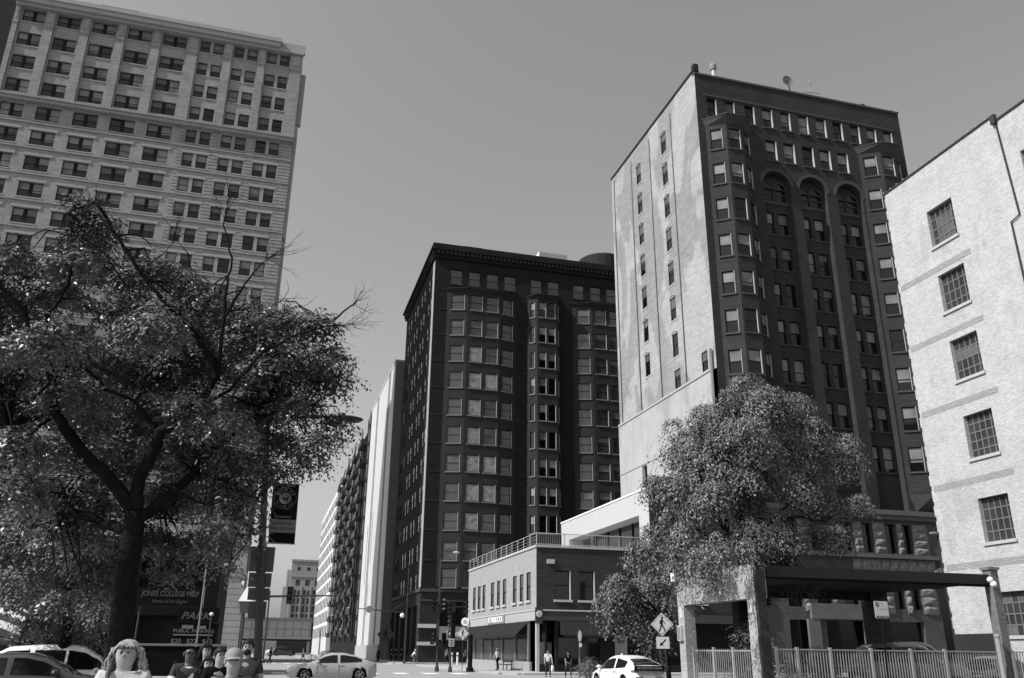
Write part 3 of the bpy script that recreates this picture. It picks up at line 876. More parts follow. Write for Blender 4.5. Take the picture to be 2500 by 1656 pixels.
c = MB(); c.box(DX - 0.12, DX + 0.35, DY - 0.1, DY + 24.1, 61.4, 61.62); c.box(DX - 0.05, DX + 0.55, DY - 0.05, DY + 0.5, 61.15, 62.3); c.build('side_coping', M['dark_trim'], D)
# roof-top gear: each its own thing
o = thing('roof_vent', 'capped pale flue pipe standing near the left corner of the arched tower roof', 'vent', (42.6, 70.5, 60.5))
vx, vy = 42.6, 70.5
p = MB(); p.lathe([(0.22, 60.5), (0.22, 63.5)], (vx, vy, 0), 10); p.build('pipe', M['metal_light'], o)
p = MB(); p.lathe([(0.34, 63.3), (0.4, 63.8), (0.3, 64.05), (0.15, 64.1)], (vx, vy, 0), 10); p.build('cap', M['metal_grey'], o)
o = thing('satellite_dish', 'pale round satellite dish on a pole over the arched tower roof', 'dish', (52.7, 71, 60.5))
p = MB(); p.tube([(52.75, 71, 60.5), (52.65, 71, 63.3), (52.3, 70.8, 64.1)], 0.06, 6); p.box(52.8, 53.8, 71.0, 71.6, 60.5, 63.0); p.build('mast', M['metal_dark'], o)
p = MB(); p.lathe([(0.05, 0.12), (0.4, 0.1), (0.68, 0.0), (0.69, 0.03), (0.4, 0.16), (0.05, 0.18)], (52.4, 70.8, 64.15), 20, 'y'); p.build('reflector', M['grey'], o)
o = thing('roof_antenna', 'thin spindly aerial with crossed rods on the arched tower roof', 'antenna', (55.35, 71, 60.5))
p = MB(); p.tube([(55.35, 71, 60.5), (55.4, 71, 65.1)], 0.04, 4); p.tube([(54.5, 71, 63.2), (56.7, 71, 63.4)], 0.045, 4); p.tube([(55.15, 71, 64.6), (55.65, 71, 64.6)], 0.025, 4); p.tube([(55.15, 71, 64.2), (55.65, 71, 64.2)], 0.025, 4)
p.build('rods', M['metal_grey'], o)
for xx, zz, lb in ((61.3, 61.75, 'squat dark turbine vent near the right end of the arched tower roof'), (65.1, 61.6, 'dark ball vent on the right corner of the arched tower roof')):
    o = thing('turbine_vent', lb, 'vent', (xx, 69.8, 60.5))
    p = MB(); p.lathe([(0.22, 60.5), (0.22, zz - 0.2)], (xx, 69.8, 0), 8); p.build('pipe', M['metal_grey'], o)
    p = MB(); p.ball((xx, 69.8, zz), (0.36, 0.36, 0.28), 12, 6); p.build('turbine', M['metal_dark'], o)
# stone base with rough blocks
mb = MB()
bw = [(53.15, 54.3), (55.7, 56.9), (57.6, 58.65), (41.5, 43.0), (44.6, 46.2), (47.6, 49.2), (50.4, 52)]
hs = [(a - DX, b - DX, 10.6, 13.3) for a, b in bw] + [(a - DX, b - DX, 5.6, 8.3) for a, b in bw] + [(60.6 - DX, 62.6 - DX, 0.2, 7.6)]
hs += [(a - DX, b - DX, 0.8, 4.5) for a, b in ((44.5, 47.5), (48.2, 52.3), (54.5, 58.5))]
facet(mb, (DX, DY), (DR, DY), 0, 14.4, hs, 0.6)
mb.build('stone_base', M['rough_stone'], D)
for h in hs:
    q = MB(); q.box(DX + h[0], DX + h[1], DY + 0.5, DY + 0.55, h[2], h[3]); q.box(DX + h[0], DX + h[1], DY + 0.42, DY + 0.5, (h[2] + h[3]) / 2 - 0.05, (h[2] + h[3]) / 2 + 0.05)
    q.build('base_window', M['glass'], D)
c = MB(); c.box(DX + 0.4, 62.5, DY - 0.55, DY + 0.02, 14.1, 14.55); c.box(DX + 0.5, 62.0, DY - 0.35, DY + 0.02, 13.7, 14.1)
c.box(DX, 61.5, DY - 0.4, DY + 0.02, 10.1, 10.45); c.box(DX, 61, DY - 0.25, DY + 0.02, 8.6, 8.85)
c.build('belt_course', M['base_trim'], D)
blk = []
for v in range(4):
    w = MB(); random.seed(40 + v)
    nx, nz = 4, 3
    P = [[(-0.5 + i / nx, -(0.0 if i in (0, nx) or j in (0, nz) else random.uniform(0.35, 1.15)), j / nz) for i in range(nx + 1)] for j in range(nz + 1)]
    vv = [p for row in P for p in row]
    ff = [(j * (nx + 1) + i, j * (nx + 1) + i + 1, (j + 1) * (nx + 1) + i + 1, (j + 1) * (nx + 1) + i) for j in range(nz) for i in range(nx)]
    w.add(vv, ff)
    b = len(vv)
    w.add([(-0.5, 0, 0), (0.5, 0, 0), (0.5, 0.6, 0), (-0.5, 0.6, 0), (-0.5, 0, 1), (0.5, 0, 1), (0.5, 0.6, 1), (-0.5, 0.6, 1)], [(3, 2, 1, 0), (4, 5, 6, 7), (1, 2, 6, 5), (3, 0, 4, 7)])
    blk.append(w.mesh('stone_block', M['stone_light']))
def stone(par, x, y, z, w, h, d, rz=0.0):
    o = put('stone_block', random.choice(blk), par, (x, y, z), rz)
    o.scale = (w - 0.03, d, h - 0.03)
random.seed(8)
for (z0, hh, rowsn) in ((10.5, 2.9, 4), (5.2, 3.2, 4)):
    for a, b in ((52.2, 53.1), (54.35, 55.65), (56.95, 57.55), (58.7, 60.4), (49.25, 50.35), (46.25, 47.55)):
        for k in range(rowsn): stone(D, (a + b) / 2, DY - 0.02, z0 + k * hh / rowsn, b - a, hh / rowsn, 0.22)
for k in range(7): stone(D, 40.4, DY - 0.32, 0.2 + k * 1.35, 2.2, 1.32, 0.35)
for k in range(7): stone(D, DX - 0.02 + 0.3, DY - 0.2, 0.2 + k * 1.35, 0.7, 1.32, 0.3, -PI / 2)
for k in range(9): stone(D, 60.2 - 8 + k * 1.0, DY - 0.05, 8.9, 1.0, 1.15, 0.2)
q = MB(); NS = 9
for k in range(NS):                                    # entrance arch stones
    t0 = PI * k / NS; t1 = PI * (k + 0.9) / NS
    for (ra, rb) in ((1.05, 1.9),):
        pts = [(61.6 - ra * math.cos(t0), 7.6 + ra * math.sin(t0)), (61.6 - rb * math.cos(t0), 7.6 + rb * math.sin(t0)), (61.6 - rb * math.cos(t1), 7.6 + rb * math.sin(t1)), (61.6 - ra * math.cos(t1), 7.6 + ra * math.sin(t1))]
        w = MB(); w.add([(x, DY - 0.3, z) for x, z in pts] + [(x, DY + 0.02, z) for x, z in pts], [(0, 1, 2, 3), (0, 4, 5, 1), (1, 5, 6, 2), (2, 6, 7, 3), (3, 7, 4, 0)])
        w.build('arch_stone', M['stone_light'], D)
MB().box(46.6, 52.4, DY - 0.35, DY - 0.02, 4.6, 5.9).build('entrance_lintel', M['base_trim'], D)
for xx in (46.8, 52.5): MB().box(xx - 0.6, xx + 0.6, DY - 0.3, DY - 0.02, 0.13, 4.58).build('entrance_jamb', M['base_trim'], D)

# ================================================================== C: pale painted brick warehouse at the right
CX = 37.0
Cb = thing('painted_warehouse', 'white painted brick warehouse with gridded steel windows at the right edge', 'building', (CX, 41.3, 0))
CY = 41.35
mb = MB()
cw = [(24.87, 27.34), (20.63, 23.02), (16.4, 18.85), (11.87, 14.33), (7.32, 9.7), (2.6, 4.78)]
hs = []
for z0, z1 in cw:
    hs.append((CY - 38.1, CY - 36.05, z0, z1))
for z0, z1 in cw[:3]: hs.append((CY - 30.95, CY - 28.9, z0, z1))
facet(mb, (CX, CY), (CX, 32.35), 0.0, 30.35, [h for h in hs if h[0] < 8], 0.32)
facet(mb, (CX, 32.35), (CX, 18.0), 0.0, 29.95, [(h[0] - (CY - 32.35), h[1] - (CY - 32.35), h[2], h[3]) for h in hs if h[0] > 8], 0.32)
facet(mb, (70, CY), (CX, CY), 0, 30.35); facet(mb, (CX, 18), (70, 18), 0, 29.9); facet(mb, (70, 18), (70, CY), 0, 29.9)
mb.quad((CX, 32.35, 29.95), (CX + 0.4, 32.35, 29.95), (CX + 0.4, 32.35, 30.35), (CX, 32.35, 30.35))
mb.quad((CX, 18, 29.5), (70, 18, 29.5), (70, CY, 29.5), (CX, CY, 29.5))
mb.build('wall', M['white_brick'], Cb)
pane = MB().box(-0.5, 0.5, -0.5, 0.5, 0, 1).mesh('pane', M['glass_soft'])
pane_l = MB().box(-0.5, 0.5, -0.5, 0.5, 0, 1).mesh('pane', M['blind_mid'])
for wi, h in enumerate(hs):
    y0, y1 = CY - h[1], CY - h[0]; z0, z1 = h[2], h[3]
    fr = MB(); X = CX + 0.27
    nx, nz = 5, 4 if wi not in (3,) else 5
    t = 0.035
    for i in range(nx + 1):
        yy = y0 + (y1 - y0) * i / nx; fr.box(X - 0.03, X + 0.03, yy - t, yy + t, z0, z1)
    for j in range(nz + 1):
        zz = z0 + (z1 - z0) * j / nz; fr.box(X - 0.032, X + 0.032, y0, y1, zz - t, zz + t)
    F = fr.build('window', M['frame_grey'], Cb)
    for i in range(nx):
        for j in range(nz):
            lit = (wi == 0 and 0 < i < 4 and j < 3) or (wi == 2 and j == nz - 2) or (wi == 5 and j in (0, 3) and i != 2)
            o = bpy.data.objects.new('pane', pane_l if lit else pane); COL.objects.link(o); o.parent = F
            dy, dz = (y1 - y0) / nx, (z1 - z0) / nz
            o.location = Vector((X + random.uniform(0.0, 0.006), y0 + dy * (i + 0.5), z0 + dz * j + t)) - world_of(F)
            o.scale = (0.01, dy - 2 * t, dz - 2 * t); o.rotation_euler = (0, R(random.uniform(-1.2, 1.2)), R(random.uniform(-1, 1)))
    MB().box(CX - 0.09, CX + 0.25, y0 - 0.1, y1 + 0.1, z0 - 0.14, z0 + 0.03).build('sill', M['sill'], Cb)
for z in (23.3, 19.2, 15.0, 10.55, 6.1):
    bb = MB(); bb.box(CX - 0.012, CX + 0.01, 35.4, 41.2, z, z + 0.36)
    bb.build('brick_band', M['white_band'], Cb)
bb = MB(); bb.box(CX - 0.12, CX + 0.01, 18.0, 38.5, 0.0, 0.9); bb.box(CX - 0.1, CX + 0.01, 38.5, 41.36, 0.0, 2.75); bb.build('base_band', M['dark_trim'], Cb)  # dark band along the wall foot, taller at the far corner
cp = MB(); cp.box(CX - 0.08, CX + 0.45, 32.3, CY + 0.06, 30.35, 30.45); cp.box(CX - 0.08, CX + 0.45, 18, 32.25, 29.95, 30.05); cp.build('coping', M['metal_dark'], Cb)
for k in range(15): MB().box(CX - 0.1, CX + 0.46, 32.6 + k * 0.62, 32.66 + k * 0.62, 30.45, 30.5).build('coping_joint', M['off_white'], Cb)
qn = MB()
for k in range(34):
    qn.box(CX - 0.01, CX + 0.3, CY - 0.02, CY + 0.02 + 0.06 * random.random(), 0.4 + k * 0.88, 0.4 + k * 0.88 + 0.6)
tag(qn.build('toothed_brick_end', M['white_brick'], Cb), kind='stuff')
for pts in ([(32.0, 30.2), (32.0, 30.0), (31.75, 23.9), (32.35, 23.75), (32.3, 19.0), (31.9, 14)],):
    MB().tube([(CX - 0.07, y, z) for y, z in pts], 0.05, 6).build('downspout', M['metal_dark'], Cb)
MB().box(CX - 0.22, CX, 31.9, 32.2, 29.8, 30.35).build('rain_head', M['metal_dark'], Cb)
o = thing('street_lamp', 'small dark street lamp on a thin pole in front of the rough stone base', 'street lamp', (53.6, 60, 0))
p = MB(); p.tube([(53.6, 60, 0), (53.5, 60, 11.0)], 0.08, 6); p.build('pole', M['metal_dark'], o)
p = MB(); p.ball((53.2, 60, 11.2), (0.5, 0.2, 0.14), 8, 5); p.build('head', M['metal_grey'], o)

# ================================================================== corner coffee shop
SX, SY_ = 21.2, 68.7
S = thing('corner_shop', 'two-storey brick coffee shop with a roof railing, slim windows and dark awnings', 'building', (SX, SY_, 0))
mb = MB()
ys = [(91.38, 90.1), (89.22, 87.95), (87.16, 85.95), (83.75, 82.4), (81.4, 80.2), (79.3, 78.05), (75.83, 74.6), (73.62, 72.45), (71.56, 70.3)]
SB = 93.6
ww = [(SB - a, SB - b, 5.6, 7.9) for a, b in ys]
wall_windows(S, mb, (SX, SB), (SX, SY_), 4.05, 9.75, ww, 0.13, sill=0.14, sillmat='sill', blinds=(4,), fm='frame_dark', gm='glass_soft')
fw2 = [(22.8 - SX, 24.15 - SX, 5.6, 7.92), (24.9 - SX, 26.27 - SX, 5.6, 7.92), (28.9 - SX, 30.3 - SX, 5.6, 7.92), (32.4 - SX, 33.8 - SX, 5.6, 7.92), (35 - SX, 36.4 - SX, 5.6, 7.92)]
mbs = MB(); wall_windows(S, mbs, (SX, SY_), (DX, SY_), 4.75, 9.75, fw2, 0.3, sill=0.14, sillmat='sill', blinds=(4,), gm='glass', jamb=True)
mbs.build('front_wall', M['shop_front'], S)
facet(mb, (DX, SY_), (DX, SB), 0, 9.75)
facet(mb, (DX, SB), (SX, SB), 0, 9.75)
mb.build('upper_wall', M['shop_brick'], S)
mb = MB(); mb.prism([(SX - 0.1, SY_ - 0.1), (DX, SY_ - 0.1), (DX, SB), (SX - 0.1, SB)], 9.75, 9.93); mb.build('roof_slab', M['sill'], S)
c = MB(); c.box(SX - 0.08, SX + 0.02, SY_ - 0.06, SB, 4.75, 4.85); c.box(SX - 0.05, 30.6, SY_ - 0.14, SY_ + 0.02, 4.72, 4.84); c.build('cornice_strip', M['sill'], S)
c = MB(); c.box(SX - 0.03, SX + 0.3, SY_ - 0.04, SB, 4.0, 4.72); c.build('fascia', M['shop_trim'], S)
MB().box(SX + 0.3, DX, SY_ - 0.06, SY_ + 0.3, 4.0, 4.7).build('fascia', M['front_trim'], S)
# ground floor: piers, glazing, stall riser
c = MB()
for yy in (92.6, 90.2, 86.9, 83.3, 79.3, 74.9, 71.0): c.box(SX - 0.02, SX + 0.12, yy, yy + 0.2, 0.9, 4.0)
c.build('mullion', M['metal_grey'], S)
MB().box(SX, SX + 0.2, 70.6, SB, 0.1, 0.85).build('stall_riser', M['shop_brick'], S)
c = MB(); c.box(SX + 0.1, SX + 0.14, 70.8, SB, 0.85, 4.0); c.build('shop_glass', M['glass_soft'], S)
c = MB(); c.box(SX, SX + 0.25, SY_, SY_ + 0.3, 0.1, 4.0); c.build('corner_column', M['sill'], S)
c = MB(); c.box(SX + 0.9, SX + 1.0, SY_ + 0.3, 70.8, 0.1, 4.0); c.box(22.8, 23.05, SY_, SY_ + 0.3, 0.1, 4.0); c.box(26.6, 28.9, SY_, SY_ + 0.3, 0.1, 4.0); c.box(SX + 0.3, 36, SY_ + 0.02, SY_ + 0.3, 0.1, 0.7)
c.box(30.2, 30.9, SY_, SY_ + 0.3, 0.1, 4.0); c.build('lower_wall', M['dark_brick'], S)
c = MB(); c.box(23.05, 26.6, SY_ + 0.12, SY_ + 0.16, 0.7, 4.0); c.box(28.9, DX, SY_ + 0.12, SY_ + 0.16, 0.7, 4.0); c.build('shop_glass', M['glass'], S)
MB().box(24.8, 24.88, SY_ + 0.05, SY_ + 0.12, 0.7, 2.9).build('mullion', M['metal_grey'], S)
dr = MB(); dr.box(SX + 0.45, SX + 1.5, SY_ + 0.7, SY_ + 0.78, 0.14, 2.35); d_ = dr.build('door', M['frame_grey'], S)
MB().box(SX + 0.3, SX + 1.6, SY_ + 1.3, SY_ + 1.35, 0.1, 4.0).build('lobby_wall', M['black'], S)
MB().box(22.1, 22.75, SY_ - 0.14, SY_ - 0.01, 8.45, 8.8).build('wall_vent', M['sill'], S)
# side awning in four dark panels
ay = [92.1, 86.9, 81.6, 76.3, 71.0]
aw = thing('shop_awning', 'dark sloping four-panel awning along the sunlit side of the corner coffee shop', 'awning', (SX, 81, 2.8))
for i in range(4):
    a, b = ay[i] - 0.05, ay[i + 1] + 0.05
    q = MB()
    q.add([(SX - 0.02, b, 3.95), (SX - 0.02, a, 3.95), (SX - 1.15, a, 2.85), (SX - 1.15, b, 2.85), (SX - 0.02, b, 3.9), (SX - 0.02, a, 3.9), (SX - 1.11, a, 2.82), (SX - 1.11, b, 2.82)],
          [(0, 1, 2, 3), (7, 6, 5, 4), (3, 2, 6, 7), (0, 3, 7, 4), (1, 5, 6, 2)])
    q.box(SX - 1.17, SX - 1.12, b, a, 2.68, 2.86)
    q.build('panel', M['awning'], aw)
for y in ay: fr = MB(); fr.tube([(SX, y, 3.92), (SX - 1.13, y, 2.84), (SX, y, 2.86)], 0.025, 4); fr.build('frame_arm', M['metal_dark'], aw)
aw = thing('shop_awning', 'dark shaded awning over the front window beside the corner coffee shop door', 'awning', (25.2, SY_, 2.8))
q = MB(); q.add([(23.2, SY_ - 0.03, 3.95), (27.4, SY_ - 0.03, 3.95), (27.4, SY_ - 1.1, 2.9), (23.2, SY_ - 1.1, 2.9)], [(3, 2, 1, 0)]); q.box(23.2, 27.4, SY_ - 1.12, SY_ - 1.08, 2.72, 2.9)
q.add([(23.2, SY_ - 0.03, 3.95), (23.2, SY_ - 1.1, 2.9), (23.2, SY_ - 0.03, 2.9)], [(0, 1, 2)])
q.build('panel', M['awning'], aw)
# signs
sg = thing('shop_sign', 'fascia sign with raised white capital letters over the side awning', 'sign', (SX, 81.3, 4.0))
MB().box(SX - 0.1, SX - 0.03, 78.2, 84.5, 4.02, 4.72).build('board', M['grey'], sg)
put_text('STARBUCKS', 0.7, M['white'], sg, (SX - 0.13, 81.5, 4.37), -PI / 2, extrude=0.02, width=5.3, bold=0.012)
def disc_sign(x, y, z, ang, label, rad=0.36):
    o = thing('round_sign', label, 'sign', (x, y, z), ang)
    b = MB(); b.box(-0.3, 0.3, -0.08, 0.08, -0.62, 0.62) if rad < 0.4 else b.box(-0.02, 0.02, -0.02, 0.02, -0.1, 0.1); b.build('housing', M['metal_dark'], o, True)
    d = MB(); d.lathe([(rad, -0.13), (rad, 0.13)], (0, 0, 0.12), 20, 'y'); d.build('disc', M['white'], o, True)
    e = MB()
    for sgn in (-0.15, 0.142):
        for k in range(9):
            a0 = 2 * PI * k / 9
            e.box(rad * 0.72 * math.cos(a0) - 0.03, rad * 0.72 * math.cos(a0) + 0.03, sgn, sgn + 0.008, 0.12 + rad * 0.72 * math.sin(a0) - 0.03, 0.12 + rad * 0.72 * math.sin(a0) + 0.03)
        e.lathe([(rad * 0.46, sgn), (rad * 0.46, sgn + 0.008)], (0, 0, 0.12), 14, 'y')
    e.build('emblem', M['grey'], o, True)
    f = MB()
    for sgn in (-0.165, 0.152):
        for k in range(5): f.box(-0.1 + 0.045 * k, -0.085 + 0.045 * k, sgn, sgn + 0.01, 0.0 + 0.02 * (k % 2), 0.26 - 0.03 * abs(k - 2))
    f.build('emblem_lines', M['white'], o, True)
disc_sign(SX + 0.1, SY_ - 0.35, 4.35, 0.0, 'white round emblem sign at the near corner of the coffee shop', 0.25)
disc_sign(SX - 0.5, 92.5, 4.4, -0.5, 'white round emblem sign projecting from the far end of the coffee shop', 0.42)
# roof railing
rl = thing('roof_railing', 'pale metal railing round the roof terrace of the corner coffee shop', 'railing', (SX, SY_, 9.93))
post = MB().box(-0.022, 0.022, -0.022, 0.022, 0, 1.02).mesh('post', M['metal_light'])
bal = MB().box(-0.012, 0.012, -0.012, 0.012, 0.08, 0.95).mesh('baluster', M['metal_grey'])
for k in range(14): put('post', post, rl, (SX + 0.05, SY_ + 0.1 + k * 1.9, 9.93))
for k in range(1, 8): put('post', post, rl, (SX + 0.05 + k * 2.45, SY_ + 0.1, 9.93))
hr = MB(); 
for z in (10.93, 10.65, 10.4, 10.15): hr.box(SX + 0.04, SX + 0.06, SY_, SB, z - (0.03 if z > 10.9 else 0.01), z)
hr.box(SX, DX, SY_ + 0.06, SY_ + 0.12, 10.88, 10.94); hr.box(SX, DX, SY_ + 0.07, SY_ + 0.11, 10.0, 10.04)
hr.build('rail', M['metal_light'], rl)
for k in range(110): put('baluster', bal, rl, (SX + 0.15 + k * 0.16, SY_ + 0.09, 9.93))

# white roof pavilion between the shop and the arched tower
TP = thing('roof_pavilion', 'white angular roof pavilion with a deep shaded opening above the coffee shop', 'building', (32, SY_, 9.93))
TX = 32.0
mb = MB()
facet(mb, (TX, 94), (TX, 69.9), 9.93, 15.45, [(94 - 91.3, 94 - 72.1, 9.0, 13.35)], 1.6)
mb.quad((TX, 69.9, 15.45), (DX, 69.9, 15.45), (DX, 94, 15.45), (TX, 94, 15.45))
facet(mb, (DX, 94), (TX, 94), 9.93, 15.45)
mb.build('side_wall', M['white_panel'], TP)
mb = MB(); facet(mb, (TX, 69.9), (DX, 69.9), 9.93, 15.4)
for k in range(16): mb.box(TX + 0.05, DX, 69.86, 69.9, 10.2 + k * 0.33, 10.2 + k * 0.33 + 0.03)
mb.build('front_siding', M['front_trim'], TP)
q = MB(); q.box(TX + 1.6, TX + 1.66, 72.1, 91.3, 9.93, 13.35); q.build('glazing', M['glass'], TP)
for yy in (74, 77.2, 80.4, 83.6, 86.8): MB().box(TX + 1.5, TX + 1.58, yy, yy + 0.12, 9.93, 13.35).build('mullion', M['frame_dark'], TP)
MB().box(TX - 0.07, DX, 69.82, 94.05, 15.45, 15.6).build('coping', M['white'], TP)

# ================================================================== brick portal and its roofed parking court
PX = 17.0
P_ = thing('brick_portal', 'brick parking court frame with square piers, a deep lintel and a long dark steel beam', 'structure', (PX, 28.4, 0))
def pier(x0, x1, y0, y1, z1, nm='pier', base=True, m='portal_brick'):
    q = MB(); q.box(x0, x1, y0, y1, 0.1, z1)
    return q.build(nm, M[m], P_)
pier(PX, PX + 0.5, 34.1, 34.65, 3.5); pier(PX, PX + 0.42, 28.42, 28.98, 3.5)
q = MB(); q.box(PX - 0.004, PX + 0.5, 28.4, 34.67, 3.502, 4.7); q.build('lintel', M['portal_brick'], P_)
q = MB(); q.box(PX + 0.003, PX + 0.36, 28.24, 28.4, 0.1, 4.98); q.box(PX - 0.02, PX + 0.4, 28.2, 28.44, 4.98, 5.08); q.build('front_buttress', M['red_brick'], P_)
q = MB(); q.box(27.36, 27.72, 28.2, 28.6, 0.1, 4.82); q.box(27.3, 27.78, 28.14, 28.66, 4.82, 4.92); q.build('end_pier', M['pier_brick'], P_)
q = MB(); q.box(PX + 0.5, 27.36, 28.3, 28.42, 4.26, 4.64); q.build('beam', M['beam'], P_)
q = MB(); q.box(PX + 0.5, 27.36, 28.35, 28.7, 4.19, 4.26); q.build('beam_soffit', M['black'], P_)
q = MB(); q.box(PX + 0.5, 27.36, 28.42, 34.6, 4.3, 4.5); q.build('roof_deck', M['dark_grey'], P_)
q = MB(); q.box(PX + 0.5, 27.36, 34.4, 34.7, 3.95, 4.3); q.build('rear_beam', M['dark_trim'], P_)
pier(26.4, 27.3, 34.3, 35.0, 4.6, 'rear_pier', m='red_brick'); pier(PX + 2.2, PX + 2.6, 33.5, 34.0, 4.3, 'rear_pier', m='red_brick')
for y0 in (28.95, 34.1):
    MB().box(PX - 0.02, PX + 0.0, y0 - 0.3 if y0 < 30 else y0 + 0.1, y0 - 0.05 if y0 < 30 else y0 + 0.4, 3.0, 3.42).build('patch', M['off_white'], P_)
o = thing('flood_light', 'small white floodlight clamped to the outer corner of the portal lintel', 'lamp', (PX - 0.1, 34.6, 4.6))
MB().box(PX - 0.22, PX + 0.06, 34.4, 34.75, 4.5, 4.85).build('housing', M['white'], o)
MB().tube([(PX - 0.05, 34.6, 4.5), (PX + 0.02, 34.6, 4.3)], 0.03, 5).build('bracket', M['metal_grey'], o)
o = thing('wall_box', 'small grey utility box fixed low on the far portal pier', 'utility box', (PX - 0.1, 34.4, 2.2))
MB().box(PX - 0.12, PX, 34.25, 34.6, 2.1, 2.7).build('case', M['metal_light'], o)
MB().box(PX - 0.135, PX - 0.12, 34.3, 34.55, 2.15, 2.65).build('door', M['metal_grey'], o)
o = thing('flood_light', 'white floodlight at the right end of the dark steel beam', 'lamp', (27.25, 28.1, 4.3))
q = MB(); q.ball((27.2, 28.1, 4.42), 0.12, 8, 5); q.ball((27.28, 28.05, 4.25), 0.13, 8, 5); q.build('lamp_head', M['white'], o)
MB().tube([(27.2, 28.1, 4.42), (27.3, 28.3, 4.35)], 0.025, 5).build('bracket', M['metal_grey'], o)

M['metal_fence'] = mat('metal_fence', 0.3, rough=0.5, spec=0.4)
# fence
def fence(label, p0, p1, z, n, posts, loc):
    F = thing('picket_fence', label, 'fence', loc)
    P = Vector((p0[0], p0[1], 0)); Q = Vector((p1[0], p1[1], 0)); u = (Q - P).normalized(); L_ = (Q - P).length
    for k in range(n):
        v = P + u * (L_ * (k + 0.5) / n)
        put('picket', PK, F, (v.x, v.y, 0.25))
    for t in posts:
        v = P + u * t
        put('post', PO, F, (v.x, v.y, 0.1))
    q = MB(); a = math.atan2(u.y, u.x)
    nn = (u.y, -u.x)
    for zz in (z - 0.05, 0.4): q.obox(p0, (u.x, u.y), nn, 0, L_, -0.025, 0.025, zz, zz + 0.045)
    q.build('rail', M['metal_fence'], F)
PK = MB().box(-0.013, 0.013, -0.013, 0.013, 0, 1.53).mesh('picket', M['metal_fence'])
PO = MB().box(-0.05, 0.05, -0.05, 0.05, 0, 1.75).mesh('post', M['metal_fence'])
fence('pale metal picket fence along the front of the parking court', (17.45, 28.1), (26.9, 28.1), 1.8, 82, [0.02, 0.85, 2.2, 3.9, 5.6, 7.1], (17.4, 28.1, 0.1))
fence('short run of pale picket fence inside the lit side opening of the portal', (17.25, 34.0), (17.25, 29.0), 1.74, 32, [0.1, 1.8, 3.3, 4.9], (17.25, 31, 0.1))
fence('pale picket fence at the right edge beyond the round gate post', (27.5, 28.1), (33, 28.1), 1.8, 42, [0.1, 1.9, 3.8], (27.5, 28.1, 0.1))
o = tag(MB().lathe([(0.09, 0.1), (0.09, 2.32), (0.12, 2.32), (0.12, 2.36), (0.06, 2.4)], (27.0, 28.05, 0), 10).build('gate_post', M['metal_fence']), 'thick round pale post where the fence meets the end pier', 'post')

# ================================================================== street furniture
o = thing('street_light', 'tall black street light carrying a school banner and sign backs', 'street light', (0.06, 22, 0.13))
p = MB(); p.tube([(0.06, 22, 0.13), (0.03, 22, 0.8), (-0.16, 22, 3.4), (-0.38, 22, 7.1)], [0.13, 0.10, 0.095, 0.06], 12)
for z, x in ((2.35, -0.08), (2.75, -0.11), (3.0, -0.13), (3.35, -0.155), (3.95, -0.19), (4.4, -0.22), (5.4, -0.28)):
    p.lathe([(0.115, z - 0.02), (0.115, z + 0.02)], (x, 22, 0), 12)
p.build('pole', M['metal_dark'], o)
p = MB(); p.tube([(-0.38, 22, 7.08), (0.1, 22, 7.2), (0.7, 22, 7.3), (1.3, 22, 7.3)], [0.045, 0.04, 0.035, 0.03], 8); p.build('arm', M['metal_dark'], o)
p = MB(); p.ball((1.62, 22, 7.29), (0.42, 0.15, 0.085), 12, 6); p.lathe([(0.05, 7.35), (0.055, 7.43)], (1.5, 22, 0), 8); p.build('lamp_head', M['metal_dark'], o)
p = MB(); p.ball((1.78, 22, 7.25), (0.2, 0.11, 0.06), 10, 6); p.build('lens', M['frame_grey'], o)
bz0, bz1, bx0, bx1 = 4.03, 5.48, -0.08, 0.55
p = MB(); n_ = 8
vv = []
for j in range(n_ + 1):
    for i in range(2):
        vv.append((bx0 + (bx1 - bx0) * i + 0.04 * (1 - j / n_) * 0.5, 21.93 + 0.012 * math.sin(j * 1.1), bz0 + (bz1 - bz0) * j / n_))
p.add(vv, [(j * 2, j * 2 + 1, j * 2 + 3, j * 2 + 2) for j in range(n_)]); bn = p.build('banner', M['black'], o)
def bq(x0, x1, z0, z1, m, d=21.905, nm='banner_print'):
    q = MB(); q.box(x0, x1, d, d + 0.004, z0, z1); e = q.build(nm, M[m]); return e
for e in (bq(bx0 + 0.0, bx1 + 0.012, 4.28, 4.6, 'grey'),):
    e.parent = bn; e.location = -world_of(bn)
# the mesh above is in world coordinates, so shift it by the parent's world offset
rg = MB(); cx, cz = (bx0 + bx1) / 2 + 0.005, 5.12
def ringz(mbx, r0_, r1_, y):
    NS = 28
    v = []; f = []
    for i in range(NS):
        t = 2 * PI * i / NS
        v += [(cx + r0_ * math.cos(t), y, cz + r0_ * math.sin(t)), (cx + r1_ * math.cos(t), y, cz + r1_ * math.sin(t))]
    for i in range(NS):
        a = 2 * i; b = 2 * ((i + 1) % NS); f.append((a, a + 1, b + 1, b))
    mbx.add(v, f)
ringz(rg, 0.262, 0.272, 21.904); ringz(rg, 0.0, 0.145, 21.904)
rg.build('emblem_ring', M['grey'], bn)
em = MB()                                              # dark bird-like emblem in the centre, plain strokes
em.add([(cx - 0.07, 21.902, cz + 0.02), (cx + 0.02, 21.902, cz + 0.0), (cx + 0.1, 21.902, cz + 0.06), (cx + 0.06, 21.902, cz - 0.03), (cx + 0.09, 21.902, cz - 0.08), (cx, 21.902, cz - 0.03), (cx - 0.03, 21.902, cz - 0.07)], [(0, 1, 2, 3), (1, 3, 4, 5), (0, 1, 5, 6)])
em.build('emblem_figure', M['black'], bn)
